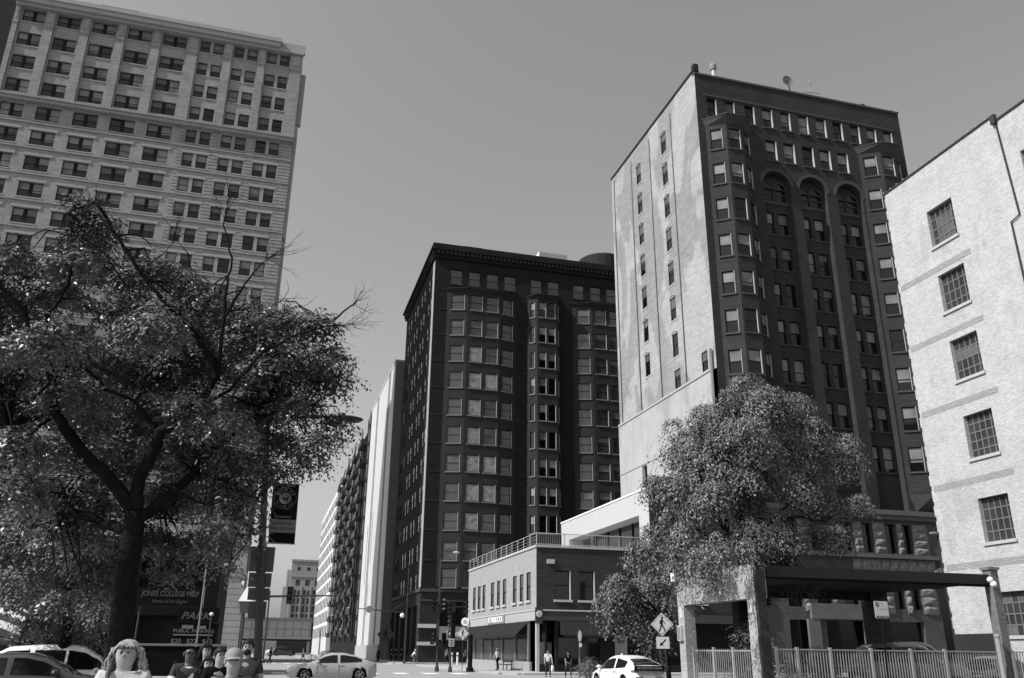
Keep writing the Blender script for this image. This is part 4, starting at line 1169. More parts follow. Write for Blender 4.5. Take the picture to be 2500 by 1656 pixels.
def arc_text(s, r, a0, a1, size, m, flip=False):
    for i, ch in enumerate(s):
        if ch == ' ': continue
        t = a0 + (a1 - a0) * i / max(1, len(s) - 1)
        q = put('lettering', text_mesh(ch, size, m, bold=0.001), bn, (cx + r * math.cos(t), 21.903, cz + r * math.sin(t)))
        q.rotation_euler = Matrix(((1, 0, 0), (0, 0, -1), (0, 1, 0))).to_4x4().to_euler()
        q.rotation_euler = (Matrix.Rotation(-(t - PI / 2) if not flip else -(t + PI / 2), 4, 'Y') @ Matrix.Rotation(PI / 2, 4, 'X')).to_euler()
arc_text('JONES', 0.2, R(150), R(30), 0.1, M['grey'])
arc_text('COLLEGE PREP', 0.21, R(205), R(335), 0.06, M['grey'], True)
put_text('IN HONOR OF', 0.055, M['off_white'], bn, (cx, 21.903, 4.66))
put_text('JONES/PAYTON', 0.085, M['black'], bn, (cx, 21.901, 4.5), width=0.46)
put_text('SWIM & DIVE TEAMS', 0.08, M['black'], bn, (cx, 21.901, 4.38), width=0.6)
p = MB(); 
for z in (bz0 - 0.01, bz1 + 0.01): p.tube([(-0.28, 22, z), (bx1 + 0.03, 21.95, z)], 0.012, 5)
p.build('banner_bracket', M['metal_grey'], o)
for x0, x1, z0, z1, lb in ((-0.45, 0.13, 3.36, 3.95, 0), (-0.42, 0.11, 3.0, 3.33, 0), (-0.4, 0.10, 2.7, 2.98, 0), (-0.35, 0.06, 2.28, 2.67, 0)):
    MB().box(x0, x1, 22.12, 22.13, z0, z1).build('sign_back', M['sign_back'], o)

def signal(label, x, y, z, ang=0.0, n=3, s=1.0, group=None):
    o = thing('traffic_signal', label, 'traffic light', (x, y, z), ang, group)
    h = MB(); h.box(-0.17 * s, 0.17 * s, -0.1 * s, 0.12 * s, 0, 0.36 * n * s); h.build('housing', M['black'], o, True)
    for k in range(n):
        v = MB(); NS = 7
        zc = (0.18 + 0.36 * k) * s; r = 0.15 * s
        q = []
        for i in range(NS + 1):
            t = PI * 0.0 + PI * i / NS
            q += [(r * math.cos(t), -0.1 * s, zc + r * math.sin(t)), (r * math.cos(t), -0.34 * s, zc + r * math.sin(t) * 0.96)]
        v.add(q, [(2 * i, 2 * i + 1, 2 * i + 3, 2 * i + 2) for i in range(NS)]); v.build('visor', M['metal_dark'], o, True)
        l = MB(); l.lathe([(0.13 * s, -0.115 * s), (0.13 * s, -0.1 * s)], (0, 0, zc), 10, 'y'); l.build('lens', M['dark_grey'], o, True)
    return o
def pole(name, label, cat, x, y, h, r=0.09, extra=None, base=True):
    o = thing(name, label, cat, (x, y, 0))
    p = MB(); p.tube([(x, y, 0), (x, y, h)], [r, r * 0.7], 8); p.build('pole', M['metal_dark'], o)
    if base: q = MB(); q.lathe([(r * 1.9, 0), (r * 1.7, 0.35), (r * 1.1, 0.5)], (x, y, 0), 8); q.build('base', M['metal_dark'], o)
    if extra: extra(o)
    return o
def ex2(o):
    p = MB(); p.tube([(18.4, 118, 6.3), (11.9, 118, 6.75)], [0.09, 0.05], 6); p.tube([(18.4, 118, 7.8), (16.2, 118, 6.5)], 0.03, 4); p.build('mast_arm', M['metal_dark'], o)
    p = MB(); p.lathe([(0.45, -0.03), (0.45, 0.03)], (13.4, 117.8, 6.65), 16, 'y'); p.build('turn_sign', M['grey'], o)
    p = MB(); p.box(15.0, 16.4, 117.75, 117.8, 5.75, 6.2); p.build('street_name_plate', M['dark_trim'], o)
pole('signal_pole', 'dark signal pole with a mast arm and round sign at the dark block corner', 'signal pole', 18.4, 118, 12.2, 0.11, ex2)
o = thing('street_lamp', 'bright round globe lamp hanging by the mast arm before the dark brick block', 'street lamp', (17.5, 116, 5.8))
q = MB(); q.ball((17.5, 116, 5.9), 0.3, 12, 8); q.build('globe', M['white'], o)
q = MB(); q.tube([(17.5, 116, 6.15), (17.6, 116.5, 6.6), (18.3, 117.6, 6.9)], 0.035, 5); q.build('bracket', M['metal_dark'], o)
def ex3(o):
    p = MB(); p.tube([(0.62, 114, 7.75), (10.2, 114, 8.1)], [0.15, 0.07], 8); p.build('mast_arm', M['metal_dark'], o)
pole('signal_pole', 'dark signal pole with a long mast arm reaching over the far road', 'signal pole', 0.55, 114, 8.4, 0.14, ex3)
signal('dark traffic signal hung in the middle of the long far mast arm', 2.95, 113.8, 6.9, 0.0, 3, 1.9)
pole('signal_pole', 'tall dark signal and lamp pole left of the coffee shop, nearest the dark block corner', 'signal pole', 14.25, 74, 9.0, 0.1)
q = thing('street_lamp', 'small pale street lamp head on the tall signal pole left of the coffee shop', 'street lamp', (14.3, 74, 9))
p = MB(); p.tube([(14.2, 74, 8.9), (14.7, 73.8, 9.5), (15.3, 73.6, 9.6)], 0.035, 5); p.build('arm', M['metal_dark'], q)
p = MB(); p.ball((15.5, 73.6, 9.58), (0.3, 0.14, 0.1), 8, 5); p.build('head', M['metal_light'], q)
signal('upper traffic signal on the left side of the tall pole by the coffee shop', 13.72, 73.8, 4.6)
signal('upper traffic signal on the right side of the tall pole by the coffee shop', 14.42, 73.6, 4.7, 0.9)
signal('low pedestrian signal strapped to the tall pole left of the coffee shop', 13.75, 73.8, 2.1, 0.4, 3, 0.85)
q = thing('pedestrian_signal', 'lower dark pedestrian signal box right of the tall pole', 'pedestrian signal', (14.7, 73.6, 2.2))
p = MB(); p.box(14.5, 14.85, 73.5, 73.75, 2.1, 3.0); p.build('housing', M['black'], q)
p = MB(); p.box(14.46, 14.89, 73.3, 73.5, 2.95, 3.02); p.box(14.46, 14.5, 73.3, 73.5, 2.1, 3.0); p.build('visor', M['metal_dark'], q)
def ex4(o):
    p = MB(); p.tube([(14.95, 72, 5.0), (16.1, 72, 5.05)], 0.04, 5); p.build('bracket', M['metal_dark'], o)
    for k in range(5):
        p = MB(); p.ball((14.72, 71.9, 2.75 + k * 0.38), (0.12, 0.12, 0.14), 8, 5); p.build('lamp_cluster', M['dark_grey'], o)
    p = MB(); p.box(15.0, 15.25, 71.8, 72.05, 1.9, 4.6); p.build('control_box', M['black'], o)
pole('signal_pole', 'second dark signal pole with a control box between the tall pole and the coffee shop', 'signal pole', 14.95, 72, 5.3, 0.09, ex4)
signal('traffic signal on top of the second dark pole beside the coffee shop', 14.7, 71.8, 4.4)
signal('traffic signal at the right end of the short bracket touching the shop corner', 16.05, 71.8, 4.45, 0.2)
o = thing('regulation_sign', 'small pale rectangular sign fixed low on the second signal pole', 'sign', (14.95, 71.8, 1.8))
MB().box(14.72, 15.17, 71.72, 71.74, 1.95, 2.55).build('plate', M['off_white'], o)
lt = MB()
for k in range(3): lt.box(14.8, 15.09, 71.705, 71.715, 2.05 + k * 0.17, 2.12 + k * 0.17)
lt.build('print', M['dark_grey'], o)

def walker(mbx, s, flip=1):
    """pedestrian pictogram in the x-z plane, unit height about 1"""
    f = flip
    def bar(a, b, w):
        dx, dz = b[0] - a[0], b[1] - a[1]; l = math.hypot(dx, dz); nx, nz = -dz / l * w / 2, dx / l * w / 2
        mbx.poly([(s * f * (a[0] + nx), 0, s * (a[1] + nz)), (s * f * (a[0] - nx), 0, s * (a[1] - nz)), (s * f * (b[0] - nx), 0, s * (b[1] - nz)), (s * f * (b[0] + nx), 0, s * (b[1] + nz))])
    mbx.add([(s * f * (0.02 + 0.075 * math.cos(2 * PI * i / 10)), 0, s * (0.42 + 0.075 * math.sin(2 * PI * i / 10))) for i in range(10)], [tuple(range(10))])
    bar((0.0, 0.33), (-0.03, 0.0), 0.15)
    bar((-0.03, 0.02), (0.12, -0.24), 0.085); bar((0.12, -0.24), (0.2, -0.46), 0.07)
    bar((-0.03, 0.02), (-0.1, -0.25), 0.085); bar((-0.1, -0.25), (-0.22, -0.45), 0.07)
    bar((0.0, 0.3), (0.15, 0.12), 0.055); bar((0.15, 0.12), (0.22, 0.02), 0.05)
    bar((0.0, 0.3), (-0.14, 0.16), 0.055); bar((-0.14, 0.16), (-0.12, 0.02), 0.05)
def diamond(name, label, x, y, z, hd, posth, ang=0.0, posts=((0, 0),), plaque=False):
    o = thing(name, label, 'sign', (x, y, 0), ang)
    d = MB(); d.add([(0, 0, z - hd), (hd, 0, z), (0, 0, z + hd), (-hd, 0, z), (0, 0.02, z - hd), (hd, 0.02, z), (0, 0.02, z + hd), (-hd, 0.02, z)],
                    [(0, 1, 2, 3), (7, 6, 5, 4), (0, 4, 5, 1), (1, 5, 6, 2), (2, 6, 7, 3), (3, 7, 4, 0)])
    dd = d.build('plate', M['off_white'], o, True)
    k = hd * 0.88; k2 = hd * 0.84; b = MB()
    ring_o = [(0, -k), (k, 0), (0, k), (-k, 0)]; ring_i = [(0, -k2), (k2, 0), (0, k2), (-k2, 0)]
    for i in range(4):
        a, a2 = ring_o[i], ring_o[(i + 1) % 4]; c, c2 = ring_i[i], ring_i[(i + 1) % 4]
        b.quad((a[0], -0.003, z + a[1]), (a2[0], -0.003, z + a2[1]), (c2[0], -0.003, z + c2[1]), (c[0], -0.003, z + c[1]))
    b.build('border', M['black'], dd, True)
    w = MB(); walker(w, hd * 1.35); w.v = [(a, -0.005, c + z) for a, b_, c in w.v]; w.build('walking_figure', M['black'], dd, True)
    for px_, h_ in posts:
        q = MB(); q.tube([(px_, 0.06, 0), (px_, 0.06, z + hd * 0.4)], 0.03, 6); q.build('post', M['metal_dark'], o, True)
    if plaque:
        q = MB(); q.box(-0.31, 0.31, 0, 0.015, z - hd - 0.56, z - hd - 0.02); pq = q.build('arrow_plate', M['off_white'], o, True)
        a = MB(); zc = z - hd - 0.29
        def bar(p0, p1, w_):
            dx, dz = p1[0] - p0[0], p1[1] - p0[1]; l = math.hypot(dx, dz); nx, nz = -dz / l * w_ / 2, dx / l * w_ / 2
            a.poly([(p0[0] + nx, -0.004, zc + p0[1] + nz), (p0[0] - nx, -0.004, zc + p0[1] - nz), (p1[0] - nx, -0.004, zc + p1[1] - nz), (p1[0] + nx, -0.004, zc + p1[1] + nz)])
        bar((0.15, 0.15), (-0.06, -0.06), 0.06); a.poly([(-0.15, -0.004, zc - 0.15), (0.03, -0.004, zc - 0.11), (-0.11, -0.004, zc + 0.03)])
        a.build('arrow', M['black'], pq, True)
    return o
diamond('crossing_sign', 'near diamond pedestrian crossing sign with a down-left arrow plate beside the portal', 18.73, 40, 2.92, 0.55, 3, -0.38, ((-0.12, 0), (0.12, 0)), True)
diamond('crossing_sign', 'small distant diamond pedestrian crossing sign left of the shop awning', 16.7, 75.5, 3.02, 0.54, 3, -0.38)
diamond('warning_sign', 'shaded dark diamond sign standing before the white tower', 16.2, 121, 3.6, 1.2, 3, 0.0).children[0].data.materials[0] = M['dark_trim']

o = thing('parking_sign', 'pale no-parking tow zone sign on a black post before the picket fence', 'sign', (18.82, 24, 0.12))
MB().tube([(18.74, 24.03, 0.1), (18.8, 24.03, 2.75)], 0.035, 8).build('post', M['black'], o)
q = MB(); c_ = [(18.57, 2.72), (18.6, 2.69), (19.05, 2.69), (19.08, 2.72), (19.08, 3.19), (19.05, 3.22), (18.6, 3.22), (18.57, 3.19)]
q.add([(x, 24.0, z) for x, z in c_] + [(x, 24.01, z) for x, z in c_], [tuple(range(8)), tuple(range(15, 7, -1))] + [(i, 8 + i, 8 + (i + 1) % 8, (i + 1) % 8) for i in range(8)])
pl = q.build('plate', M['off_white'], o)
q = MB(); q.box(18.6, 19.05, 23.993, 23.997, 2.7, 2.775); q.box(18.75, 19.04, 23.994, 23.997, 2.985, 2.99); q.build('band', M['dark_grey'], pl)
q = MB()
for i in range(16):
    t0, t1 = 2 * PI * i / 16, 2 * PI * (i + 1) / 16
    q.quad(*[(18.68 + rr * math.cos(t), 23.994, 3.12 + rr * math.sin(t)) for rr, t in ((0.075, t0), (0.075, t1), (0.062, t1), (0.062, t0))])
q.poly([(18.62, 23.992, 3.165), (18.635, 23.992, 3.175), (18.74, 23.992, 3.075), (18.73, 23.992, 3.065)])
q.poly([(18.82, 23.994, 3.17), (18.83, 23.994, 3.175), (18.89, 23.994, 3.1), (18.88, 23.994, 3.095)])
q.build('no_parking_symbol', M['black'], pl)
put_text('P', 0.12, M['black'], pl, (18.68, 23.993, 3.115), bold=0.002)
put_text('TOW ZONE', 0.065, M['off_white'], pl, (18.83, 23.99, 2.737), width=0.38)

o = thing('stop_sign', 'edge-on round-cornered sign on a thin pole in front of the coffee shop door', 'sign', (20.95, 58, 0.13))
MB().tube([(21.0, 58, 0.1), (21.0, 58, 3.0)], 0.035, 6).build('post', M['metal_dark'], o)
q = MB(); q.lathe([(0.38, -0.012), (0.38, 0.012)], (20.98, 57.93, 2.65), 8, 'x'); q.build('plate', M['metal_grey'], o)
q = MB(); q.box(20.93, 21.1, 57.9, 57.94, 1.95, 2.2); q.build('small_plate', M['white'], o)
o = thing('fire_hydrant', 'small dark fire hydrant on the pavement before the white tower', 'hydrant', (16.7, 134, 0.13))
MB().lathe([(0.2, 0.13), (0.2, 0.25), (0.14, 0.3), (0.14, 0.75), (0.19, 0.8), (0.15, 0.95), (0.05, 1.05)], (16.9, 134, 0), 10).build('barrel', M['metal_dark'], o)
MB().box(16.55, 17.25, 133.9, 134.1, 0.55, 0.7).build('outlet', M['metal_dark'], o)
for xx, yy, lb in ((22.6, 108, 'left white bollard of the pair before the dark block entrance'), (23.3, 108, 'right white bollard of the pair before the dark block entrance')):
    o = thing('bollard', lb, 'bollard', (xx, yy, 0.0))
    MB().lathe([(0.13, 0), (0.13, 1.35), (0.08, 1.45)], (xx, yy, 0), 10).build('post', M['white'], o)
    MB().lathe([(0.135, 1.0), (0.135, 1.15)], (xx, yy, 0), 10).build('band', M['dark_grey'], o)
o = thing('bench', 'dark metal bench under the coffee shop side windows', 'bench', (20.2, 74.5, 0.13))
q = MB(); q.box(19.95, 20.45, 73.0, 76.2, 0.55, 0.62); q.build('seat', M['metal_dark'], o)
q = MB(); q.box(20.42, 20.48, 73.0, 76.2, 0.75, 1.0); q.build('backrest', M['metal_dark'], o)
for yy in (73.2, 75.9):
    q = MB(); q.box(19.98, 20.05, yy, yy + 0.08, 0.13, 0.55); q.box(20.4, 20.47, yy, yy + 0.08, 0.13, 0.95); q.build('leg', M['metal_dark'], o)
o = thing('black_post', 'thick black post standing at the far corner of the coffee shop', 'post', (16.9, 73.4, 0))
MB().lathe([(0.32, 0), (0.32, 0.3), (0.2, 0.4), (0.2, 2.75), (0.26, 2.8), (0.1, 2.95)], (16.9, 73.4, 0), 10).build('shaft', M['black'], o)
o = thing('poster_board', 'pale framed poster board on the shaded shop front behind the white car', 'notice board', (28.35, SY_, 0.7))
MB().box(27.85, 28.9, SY_ - 0.16, SY_ - 0.08, 1.35, 2.95).build('board', M['grey'], o)
MB().box(27.85, 28.9, SY_ - 0.15, SY_ - 0.08, 0.6, 1.25).build('lower_panel', M['grey'], o)
q = MB(); q.box(28.1, 28.3, SY_ - 0.175, SY_ - 0.165, 2.3, 2.7); q.box(28.4, 28.65, SY_ - 0.175, SY_ - 0.165, 2.35, 2.6); q.box(28.05, 28.7, SY_ - 0.175, SY_ - 0.165, 1.5, 1.54); q.build('print', M['dark_grey'], o)

# left side: car-park signs, lantern, thin posts, awning
JY = 40.0
o = thing('school_sign', 'dark school sign board with two lines of pale lettering behind the big tree', 'sign', (-3.75, JY, 3.2))
MB().box(-5.25, -2.5, JY, JY + 0.12, 3.26, 4.02).build('board', M['black'], o)
MB().box(-2.53, -2.49, JY - 0.03, JY + 0.12, 3.24, 4.05).build('edge_trim', M['metal_grey'], o)
put_text('JONES COLLEGE PREP', 0.3, M['letter_dim'], o, (-3.85, JY - 0.02, 3.75), width=2.3, bold=0.004)
put_text('Home of the Eagles', 0.2, M['letter_dim'], o, (-3.85, JY - 0.02, 3.45), width=1.4, shear=0.2)
for xx in (-5.0, -2.8): MB().tube([(xx, JY + 0.2, 0.1), (xx, JY + 0.2, 4.0)], 0.05, 6).build('post', M['metal_dark'], o)
o = thing('parking_board', 'tall black public parking price board below the school sign', 'sign', (-2.85, JY, 1.5))
MB().box(-3.95, -1.75, JY - 0.25, JY - 0.12, 0.6, 2.58).build('board', M['black'], o)
MB().box(-3.42, -1.78, JY - 0.3, JY - 0.1, 2.62, 3.2).build('top_board', M['black'], o)
put_text('PARK', 0.4, M['letter_dim'], o, (-2.72, JY - 0.33, 2.87), shear=0.3, width=1.2, bold=0.006)
put_text('PUBLIC PARKING', 0.19, M['grey'], o, (-2.72, JY - 0.28, 2.28), width=1.6)
put_text('$20   $22   $43', 0.28, M['grey'], o, (-2.75, JY - 0.28, 1.86), width=1.6)
q = MB(); q.box(-3.5, -1.95, JY - 0.27, JY - 0.255, 2.1, 2.15); q.box(-3.2, -2.75, JY - 0.27, JY - 0.255, 2.38, 2.52); q.box(-2.6, -2.25, JY - 0.27, JY - 0.255, 2.38, 2.5); q.build('print_bar', M['grey'], o)
o = thing('board_fence', 'long low black slatted barrier behind the pedestrians at the left', 'fence', (-2.3, 27, 0.1))
for k in range(3): MB().box(-3.7, -0.9, 27 + 0.0, 27.05, 0.45 + k * 0.42, 0.8 + k * 0.42).build('board', M['black'], o)
MB().box(-3.7, -0.9, 26.97, 27.08, 1.66, 1.72).build('top_rail', M['metal_grey'], o)
for xx in (-3.6, -2.3, -1): MB().box(xx, xx + 0.1, 27.05, 27.15, 0.1, 1.66).build('post', M['metal_dark'], o)
o = thing('lantern_post', 'ornate lantern post with a bright pointed cap left of the tall street light', 'lantern', (-1.0, 50, 0.1))
MB().tube([(-0.98, 50, 0.0), (-0.98, 50, 3.4)], [0.09, 0.06], 8).build('post', M['metal_dark'], o)
MB().frustum([(-1.2, 49.8), (-0.76, 49.8), (-0.76, 50.2), (-1.2, 50.2)], 3.4, [(-1.3, 49.7), (-0.66, 49.7), (-0.66, 50.3), (-1.3, 50.3)], 4.0).build('lantern_box', M['frame_grey'], o)
MB().frustum([(-1.34, 49.66), (-0.62, 49.66), (-0.62, 50.34), (-1.34, 50.34)], 4.0, [(-1.0, 49.98), (-0.96, 49.98), (-0.96, 50.02), (-1.0, 50.02)], 4.75).build('cap', M['white'], o)
for xx, yy, hh, lb in ((-2.3, 36, 5.0, 'thin grey sign pole left of the stone pier'), (-2.0, 38, 2.9, 'short thin dark parking meter pole with a bright head')):
    o = thing('sign_post', lb, 'post', (xx, yy, 0.1))
    MB().tube([(xx, yy, 0), (xx, yy, hh)], 0.04, 6).build('shaft', M['metal_grey'] if hh > 4 else M['metal_dark'], o)
    MB().ball((xx, yy, hh), 0.08, 8, 5).build('head', M['white'] if hh < 4 else M['metal_dark'], o)
o = thing('striped_awning', 'boldly striped curved awning at the lower left edge', 'awning', (-12.5, 47, 2.4))
for k in range(7):
    q = MB(); q.smooth = True
    v = []; f = []
    for i in range(9):
        for j in range(2):
            t = R(10) + R(80) * (k + j) / 7
            x = -15.5 + i * 0.62
            v.append((x, 47 - 1.7 * math.cos(t), 2.2 + 1.75 * math.sin(t) - 0.05 * max(0, i - 3) ** 1.7))
    for i in range(8): f.append((i * 2, i * 2 + 2, i * 2 + 3, i * 2 + 1))
    q.add(v, f); q.build('stripe', M['white'] if k % 2 else M['dark_grey'], o)
MB().box(-15.5, -10.6, 47, 47.2, 0.1, 4).build('back_wall', M['dark_trim'], o)

# ================================================================== cars
def interp(pts, x):
    if x <= pts[0][0]: return pts[0][1]
    for (a, va), (b, vb) in zip(pts, pts[1:]):
        if x <= b:
            t = (x - a) / (b - a); t = t * t * (3 - 2 * t) * 0.5 + t * 0.5
            return va + (vb - va) * t
    return pts[-1][1]
PROF = {   # normalised x from tail (0) to nose (1); heights in metres
 'sedan': dict(deck=[(0, .78), (.02, .98), (.14, 1.03), (.35, .97), (.62, .95), (.72, .93), (.88, .83), (.97, .68), (1, .5)],
               roof=[(.07, 1.02), (.17, 1.16), (.27, 1.34), (.38, 1.43), (.5, 1.43), (.58, 1.34), (.66, 1.15), (.735, .93)], wr=(.17, .66), side=(.17, .69), wheel=(.19, .80), split=(.43,)),
 'hatch': dict(deck=[(0, .62), (.015, .98), (.06, 1.06), (.3, .98), (.6, .93), (.72, .92), (.88, .8), (.97, .62), (1, .48)],
               roof=[(.012, 1.06), (.10, 1.22), (.22, 1.37), (.36, 1.48), (.48, 1.49), (.58, 1.42), (.7, 1.2), (.82, .88)], wr=(.2, .6), side=(.16, .74), wheel=(.19, .81), split=(.4,)),
 'suv': dict(deck=[(0, .7), (.01, 1.0), (.05, 1.08), (.3, 1.06), (.6, 1.03), (.7, 1.03), (.88, .97), (.97, .82), (1, .6)],
             roof=[(.015, 1.12), (.07, 1.48), (.14, 1.64), (.3, 1.69), (.5, 1.69), (.58, 1.62), (.66, 1.4), (.74, 1.05)], wr=(.08, .58), side=(.07, .70), wheel=(.19, .81), split=(.28, .48)),
}
def car(name, label, cat, loc, rz, L, W, kind, paint, H=1.0, rimm='metal_grey', text=None):
    o = thing(name, label, cat, loc, rz)
    pr = PROF[kind]; n = 76; Wh = W / 2; wr_ = 0.33
    xs = [i / n for i in range(n + 1)]
    rings = []; info = []
    for t in xs:
        x = (t - 0.5) * L
        deck = interp(pr['deck'], t) * H
        has = pr['roof'][0][0] < t < pr['roof'][-1][0]
        roof = interp(pr['roof'], t) * H if has else deck
        roof = max(roof, deck)
        taper = 1 - 0.20 * max(0, (t - 0.8) / 0.2) ** 2.2 - 0.14 * max(0, (0.12 - t) / 0.12) ** 2.0
        w = Wh * taper
        zb = 0.22
        for wt in pr['wheel']:
            dx = (t - wt) * L
            if abs(dx) < 0.40: zb = max(zb, wr_ + math.sqrt(max(0, 0.40 ** 2 - dx ** 2)))
        z2 = max(0.74, zb + 0.03) if deck > 0.8 else max(deck * 0.9, zb + 0.01)
        z1 = min(z2 - 0.005, max(zb + 0.008, 0.45)); belt = max(deck - 0.03, z2 + 0.01)
        g = roof - deck
        pts = [(w * 0.93, zb), (w, z1), (w * 0.985, z2), (w * 0.925, belt)]
        gi = min(1, g / 0.25)
        pts += [(w * (0.90 - 0.16 * gi), deck + g * 0.82 + 0.004), (w * (0.78 - 0.16 * gi), deck + g * 0.97 + 0.012), (w * 0.35, deck + g + 0.02), (0, deck + g + 0.026)]
        rings.append([(x, y, z) for y, z in pts] + [(x, -y, z) for y, z in pts[-2::-1]])
        info.append((t, g, roof))
    m = len(rings[0]); b = MB(); b.smooth = True
    verts = [p for r in rings for p in r]; faces = []
    side = {}; ws = []; rw = []
    for i in range(n):
        for k in range(m - 1):
            f = (i * m + k, i * m + k + 1, (i + 1) * m + k + 1, (i + 1) * m + k); faces.append(f)
            t = (xs[i] + xs[i + 1]) / 2; g = min(info[i][1], info[i + 1][1])
            if k in (3, m - 5) and pr['side'][0] < t < pr['side'][1] and g > 0.10:
                if all(abs(t - s_) > 0.012 for s_ in pr['split']):
                    seg = sum(t > s_ for s_ in pr['split']); side.setdefault((seg, k), []).append(f)
            if 4 <= k <= m - 6 and g > 0.015:
                if t > pr['wr'][1] and t < pr['roof'][-1][0] - .02: ws.append(f)
                if t < pr['wr'][0] and t > pr['roof'][0][0] + .015: rw.append(f)
    faces.append(tuple(range(m))); faces.append(tuple((n) * m + k for k in range(m - 1, -1, -1)))
    b.add(verts, faces); b.build('body', M[paint], o, True)
    cen = Vector((0, 0, 0.8))
    def glass(fs, nm, mt='glass', shrink=0.93):
        q = MB(); q.smooth = True
        idx = {}; vv = []; ff = []
        for f in fs:
            nf = []
            for i in f:
                if i not in idx: idx[i] = len(vv); vv.append(Vector(verts[i]))
                nf.append(idx[i])
            ff.append(tuple(nf))
        cz = sum((v.z for v in vv)) / len(vv); cx_ = sum((v.x for v in vv)) / len(vv)
        for v in vv:
            v.z = cz + (v.z - cz) * (shrink if nm == 'side_window' else 0.97)
            if nm == 'side_window': v.y *= 1.012
            else:
                v.y *= 0.93; d = (v - Vector((0, v.y, 0.7))).normalized(); v += d * 0.012
            if nm == 'side_window': v.x = cx_ + (v.x - cx_) * 0.985
        q.add(vv, ff); return q.build(nm, M[mt], o, True)
    for key, fs in side.items(): glass(fs, 'side_window')
    if ws: glass(ws, 'windshield')
    if rw: glass(rw, 'rear_window')
    ub = MB(); ub.box(-L * 0.47, L * 0.46, -Wh * 0.8, Wh * 0.8, 0.18, 0.6); ub.build('underbody', M['black'], o, True)
    for wt in pr['wheel']:
        for sy in (-1, 1):
            x = (wt - 0.5) * L; y0 = sy * (Wh - 0.13)
            q = MB(); q.lathe([(0.2, -0.11), (0.31, -0.11), (wr_, -0.07), (wr_, 0.07), (0.31, 0.11), (0.2, 0.11)], (0, 0, 0), 20, 'y')
            me = q.mesh('wheel', M['black']); wo = put('wheel', me, o, (x, y0, wr_), local=True)
            q = MB()
            q.lathe([(0.21, 0.09 * sy - 0.01), (0.225, 0.112 * sy)] if sy > 0 else [(0.225, -0.112), (0.21, -0.08)], (0, 0, 0), 20, 'y')
            q.v = []; q.f = []; q.m = []; q.sm = []
            for s_ in range(5):
                a = 2 * PI * s_ / 5
                for da in (-0.16, 0.16):
                    c1 = (0.215 * math.cos(a + da), 0.215 * math.sin(a + da))
                    q.tube([(0, sy * 0.1, 0), (c1[0], sy * 0.105, c1[1])], [0.024, 0.014], 4)
            NS = 20
            q.tube([(0.22 * math.cos(2 * PI * i / NS), sy * 0.105, 0.22 * math.sin(2 * PI * i / NS)) for i in range(NS + 1)], 0.014, 4)
            q.build('rim', M[rimm], wo, True)
    for sy in (-1, 1):
        q = MB(); q.ball((L * (pr['side'][1] - 0.5) - 0.12, sy * (Wh * 0.98 + 0.06), 1.0 * H), (0.09, 0.12, 0.075), 8, 6); q.build('wing_mirror', M[paint], o, True)
        q = MB(); q.ball((L * 0.5 - 0.24, sy * Wh * 0.68, 0.68 * H), (0.2, 0.16, 0.07), 10, 6); q.build('headlight', M['metal_light'], o, True)
        q = MB(); q.ball((-L * 0.5 + 0.13, sy * Wh * 0.72, 0.86 * H), (0.14, 0.2, 0.1), 10, 6); q.build('tail_light', M['grey'], o, True)
        for sx_ in [(s_ - 0.5) * L for s_ in pr['split']] + [(pr['side'][1] - .5) * L - .1]:
            q = MB(); q.box(sx_ - .008, sx_ + .008, sy * Wh * 0.985 - .012, sy * Wh * 0.985 + .016, 0.38, 0.86 * H); q.build('door_gap', M['black'], o, True)
        for tx in ((pr['split'][0] - 0.5) * L - 0.25, (pr['split'][0] - 0.5) * L + 0.95 - 0.25):
            q = MB(); q.box(tx, tx + 0.2, sy * Wh * 0.985 - 0.02, sy * Wh * 0.985 + 0.02, 0.80 * H, 0.835 * H); q.build('door_handle', M['metal_light'], o, True)
    q = MB(); q.box(L * 0.5 - 0.03, L * 0.5 + 0.015, -Wh * 0.45, Wh * 0.45, 0.35, 0.52); q.build('grille', M['black'], o, True)
    q = MB(); q.box(-L * 0.5 - 0.02, -L * 0.5 + 0.06, -0.27, 0.27, 0.55, 0.68); q.build('number_plate', M['off_white'], o, True)
    return o
M['paint_silver'] = mat('paint_silver', 0.34, rough=0.3, spec=0.5, coat=0.8)
M['paint_white'] = mat('paint_white', 0.82, rough=0.35, spec=0.5, coat=0.6)
M['paint_dark'] = mat('paint_dark', 0.045, rough=0.25, spec=0.5, coat=0.8)
M['paint_black'] = mat('paint_black', 0.012, rough=0.2, spec=0.5, coat=0.8)
M['paint_mid'] = mat('paint_mid', 0.13, rough=0.3, spec=0.5, coat=0.8)
car('silver_sedan', 'silver four-door sedan driving left across the sunlit junction', 'car', (3.95, 51.3, 0), PI, 4.8, 1.84, 'sedan', 'paint_silver')
pc = car('white_hatchback', 'white hatchback seen from behind with a dark advert strip under its rear window', 'car', (16.25, 38.75, 0), PI / 2 + R(4), 4.45, 1.76, 'hatch', 'paint_white')
q = MB(); q.box(-2.26, -2.2, -0.72, 0.72, 0.88, 1.08); st = q.build('advert_strip', M['black'], pc, True)
tm = text_mesh('RENT RIDE SHARE 773-263-481', 0.12, M['off_white'], width=1.2)
t_ = bpy.data.objects.new('lettering', tm); COL.objects.link(t_); t_.parent = st; t_.location = (-2.268, 0.0, 0.98); t_.rotation_euler = (PI / 2, 0, -PI / 2)
q = MB(); q.tube([(0.3, 0.1, 1.49), (0.12, 0.1, 1.57)], [0.035, 0.02], 6); q.build('roof_aerial', M['white'], pc, True)
car('dark_sedan', 'dark grey sedan nearest the camera at the lower left', 'car', (-5.65, 26.0, 0), 0, 4.8, 1.84, 'sedan', 'paint_dark')
car('white_suv', 'white sport utility car parked behind the dark sedan', 'car', (-5.35, 30.0, 0), 0, 4.6, 1.85, 'suv', 'paint_white', 0.97)
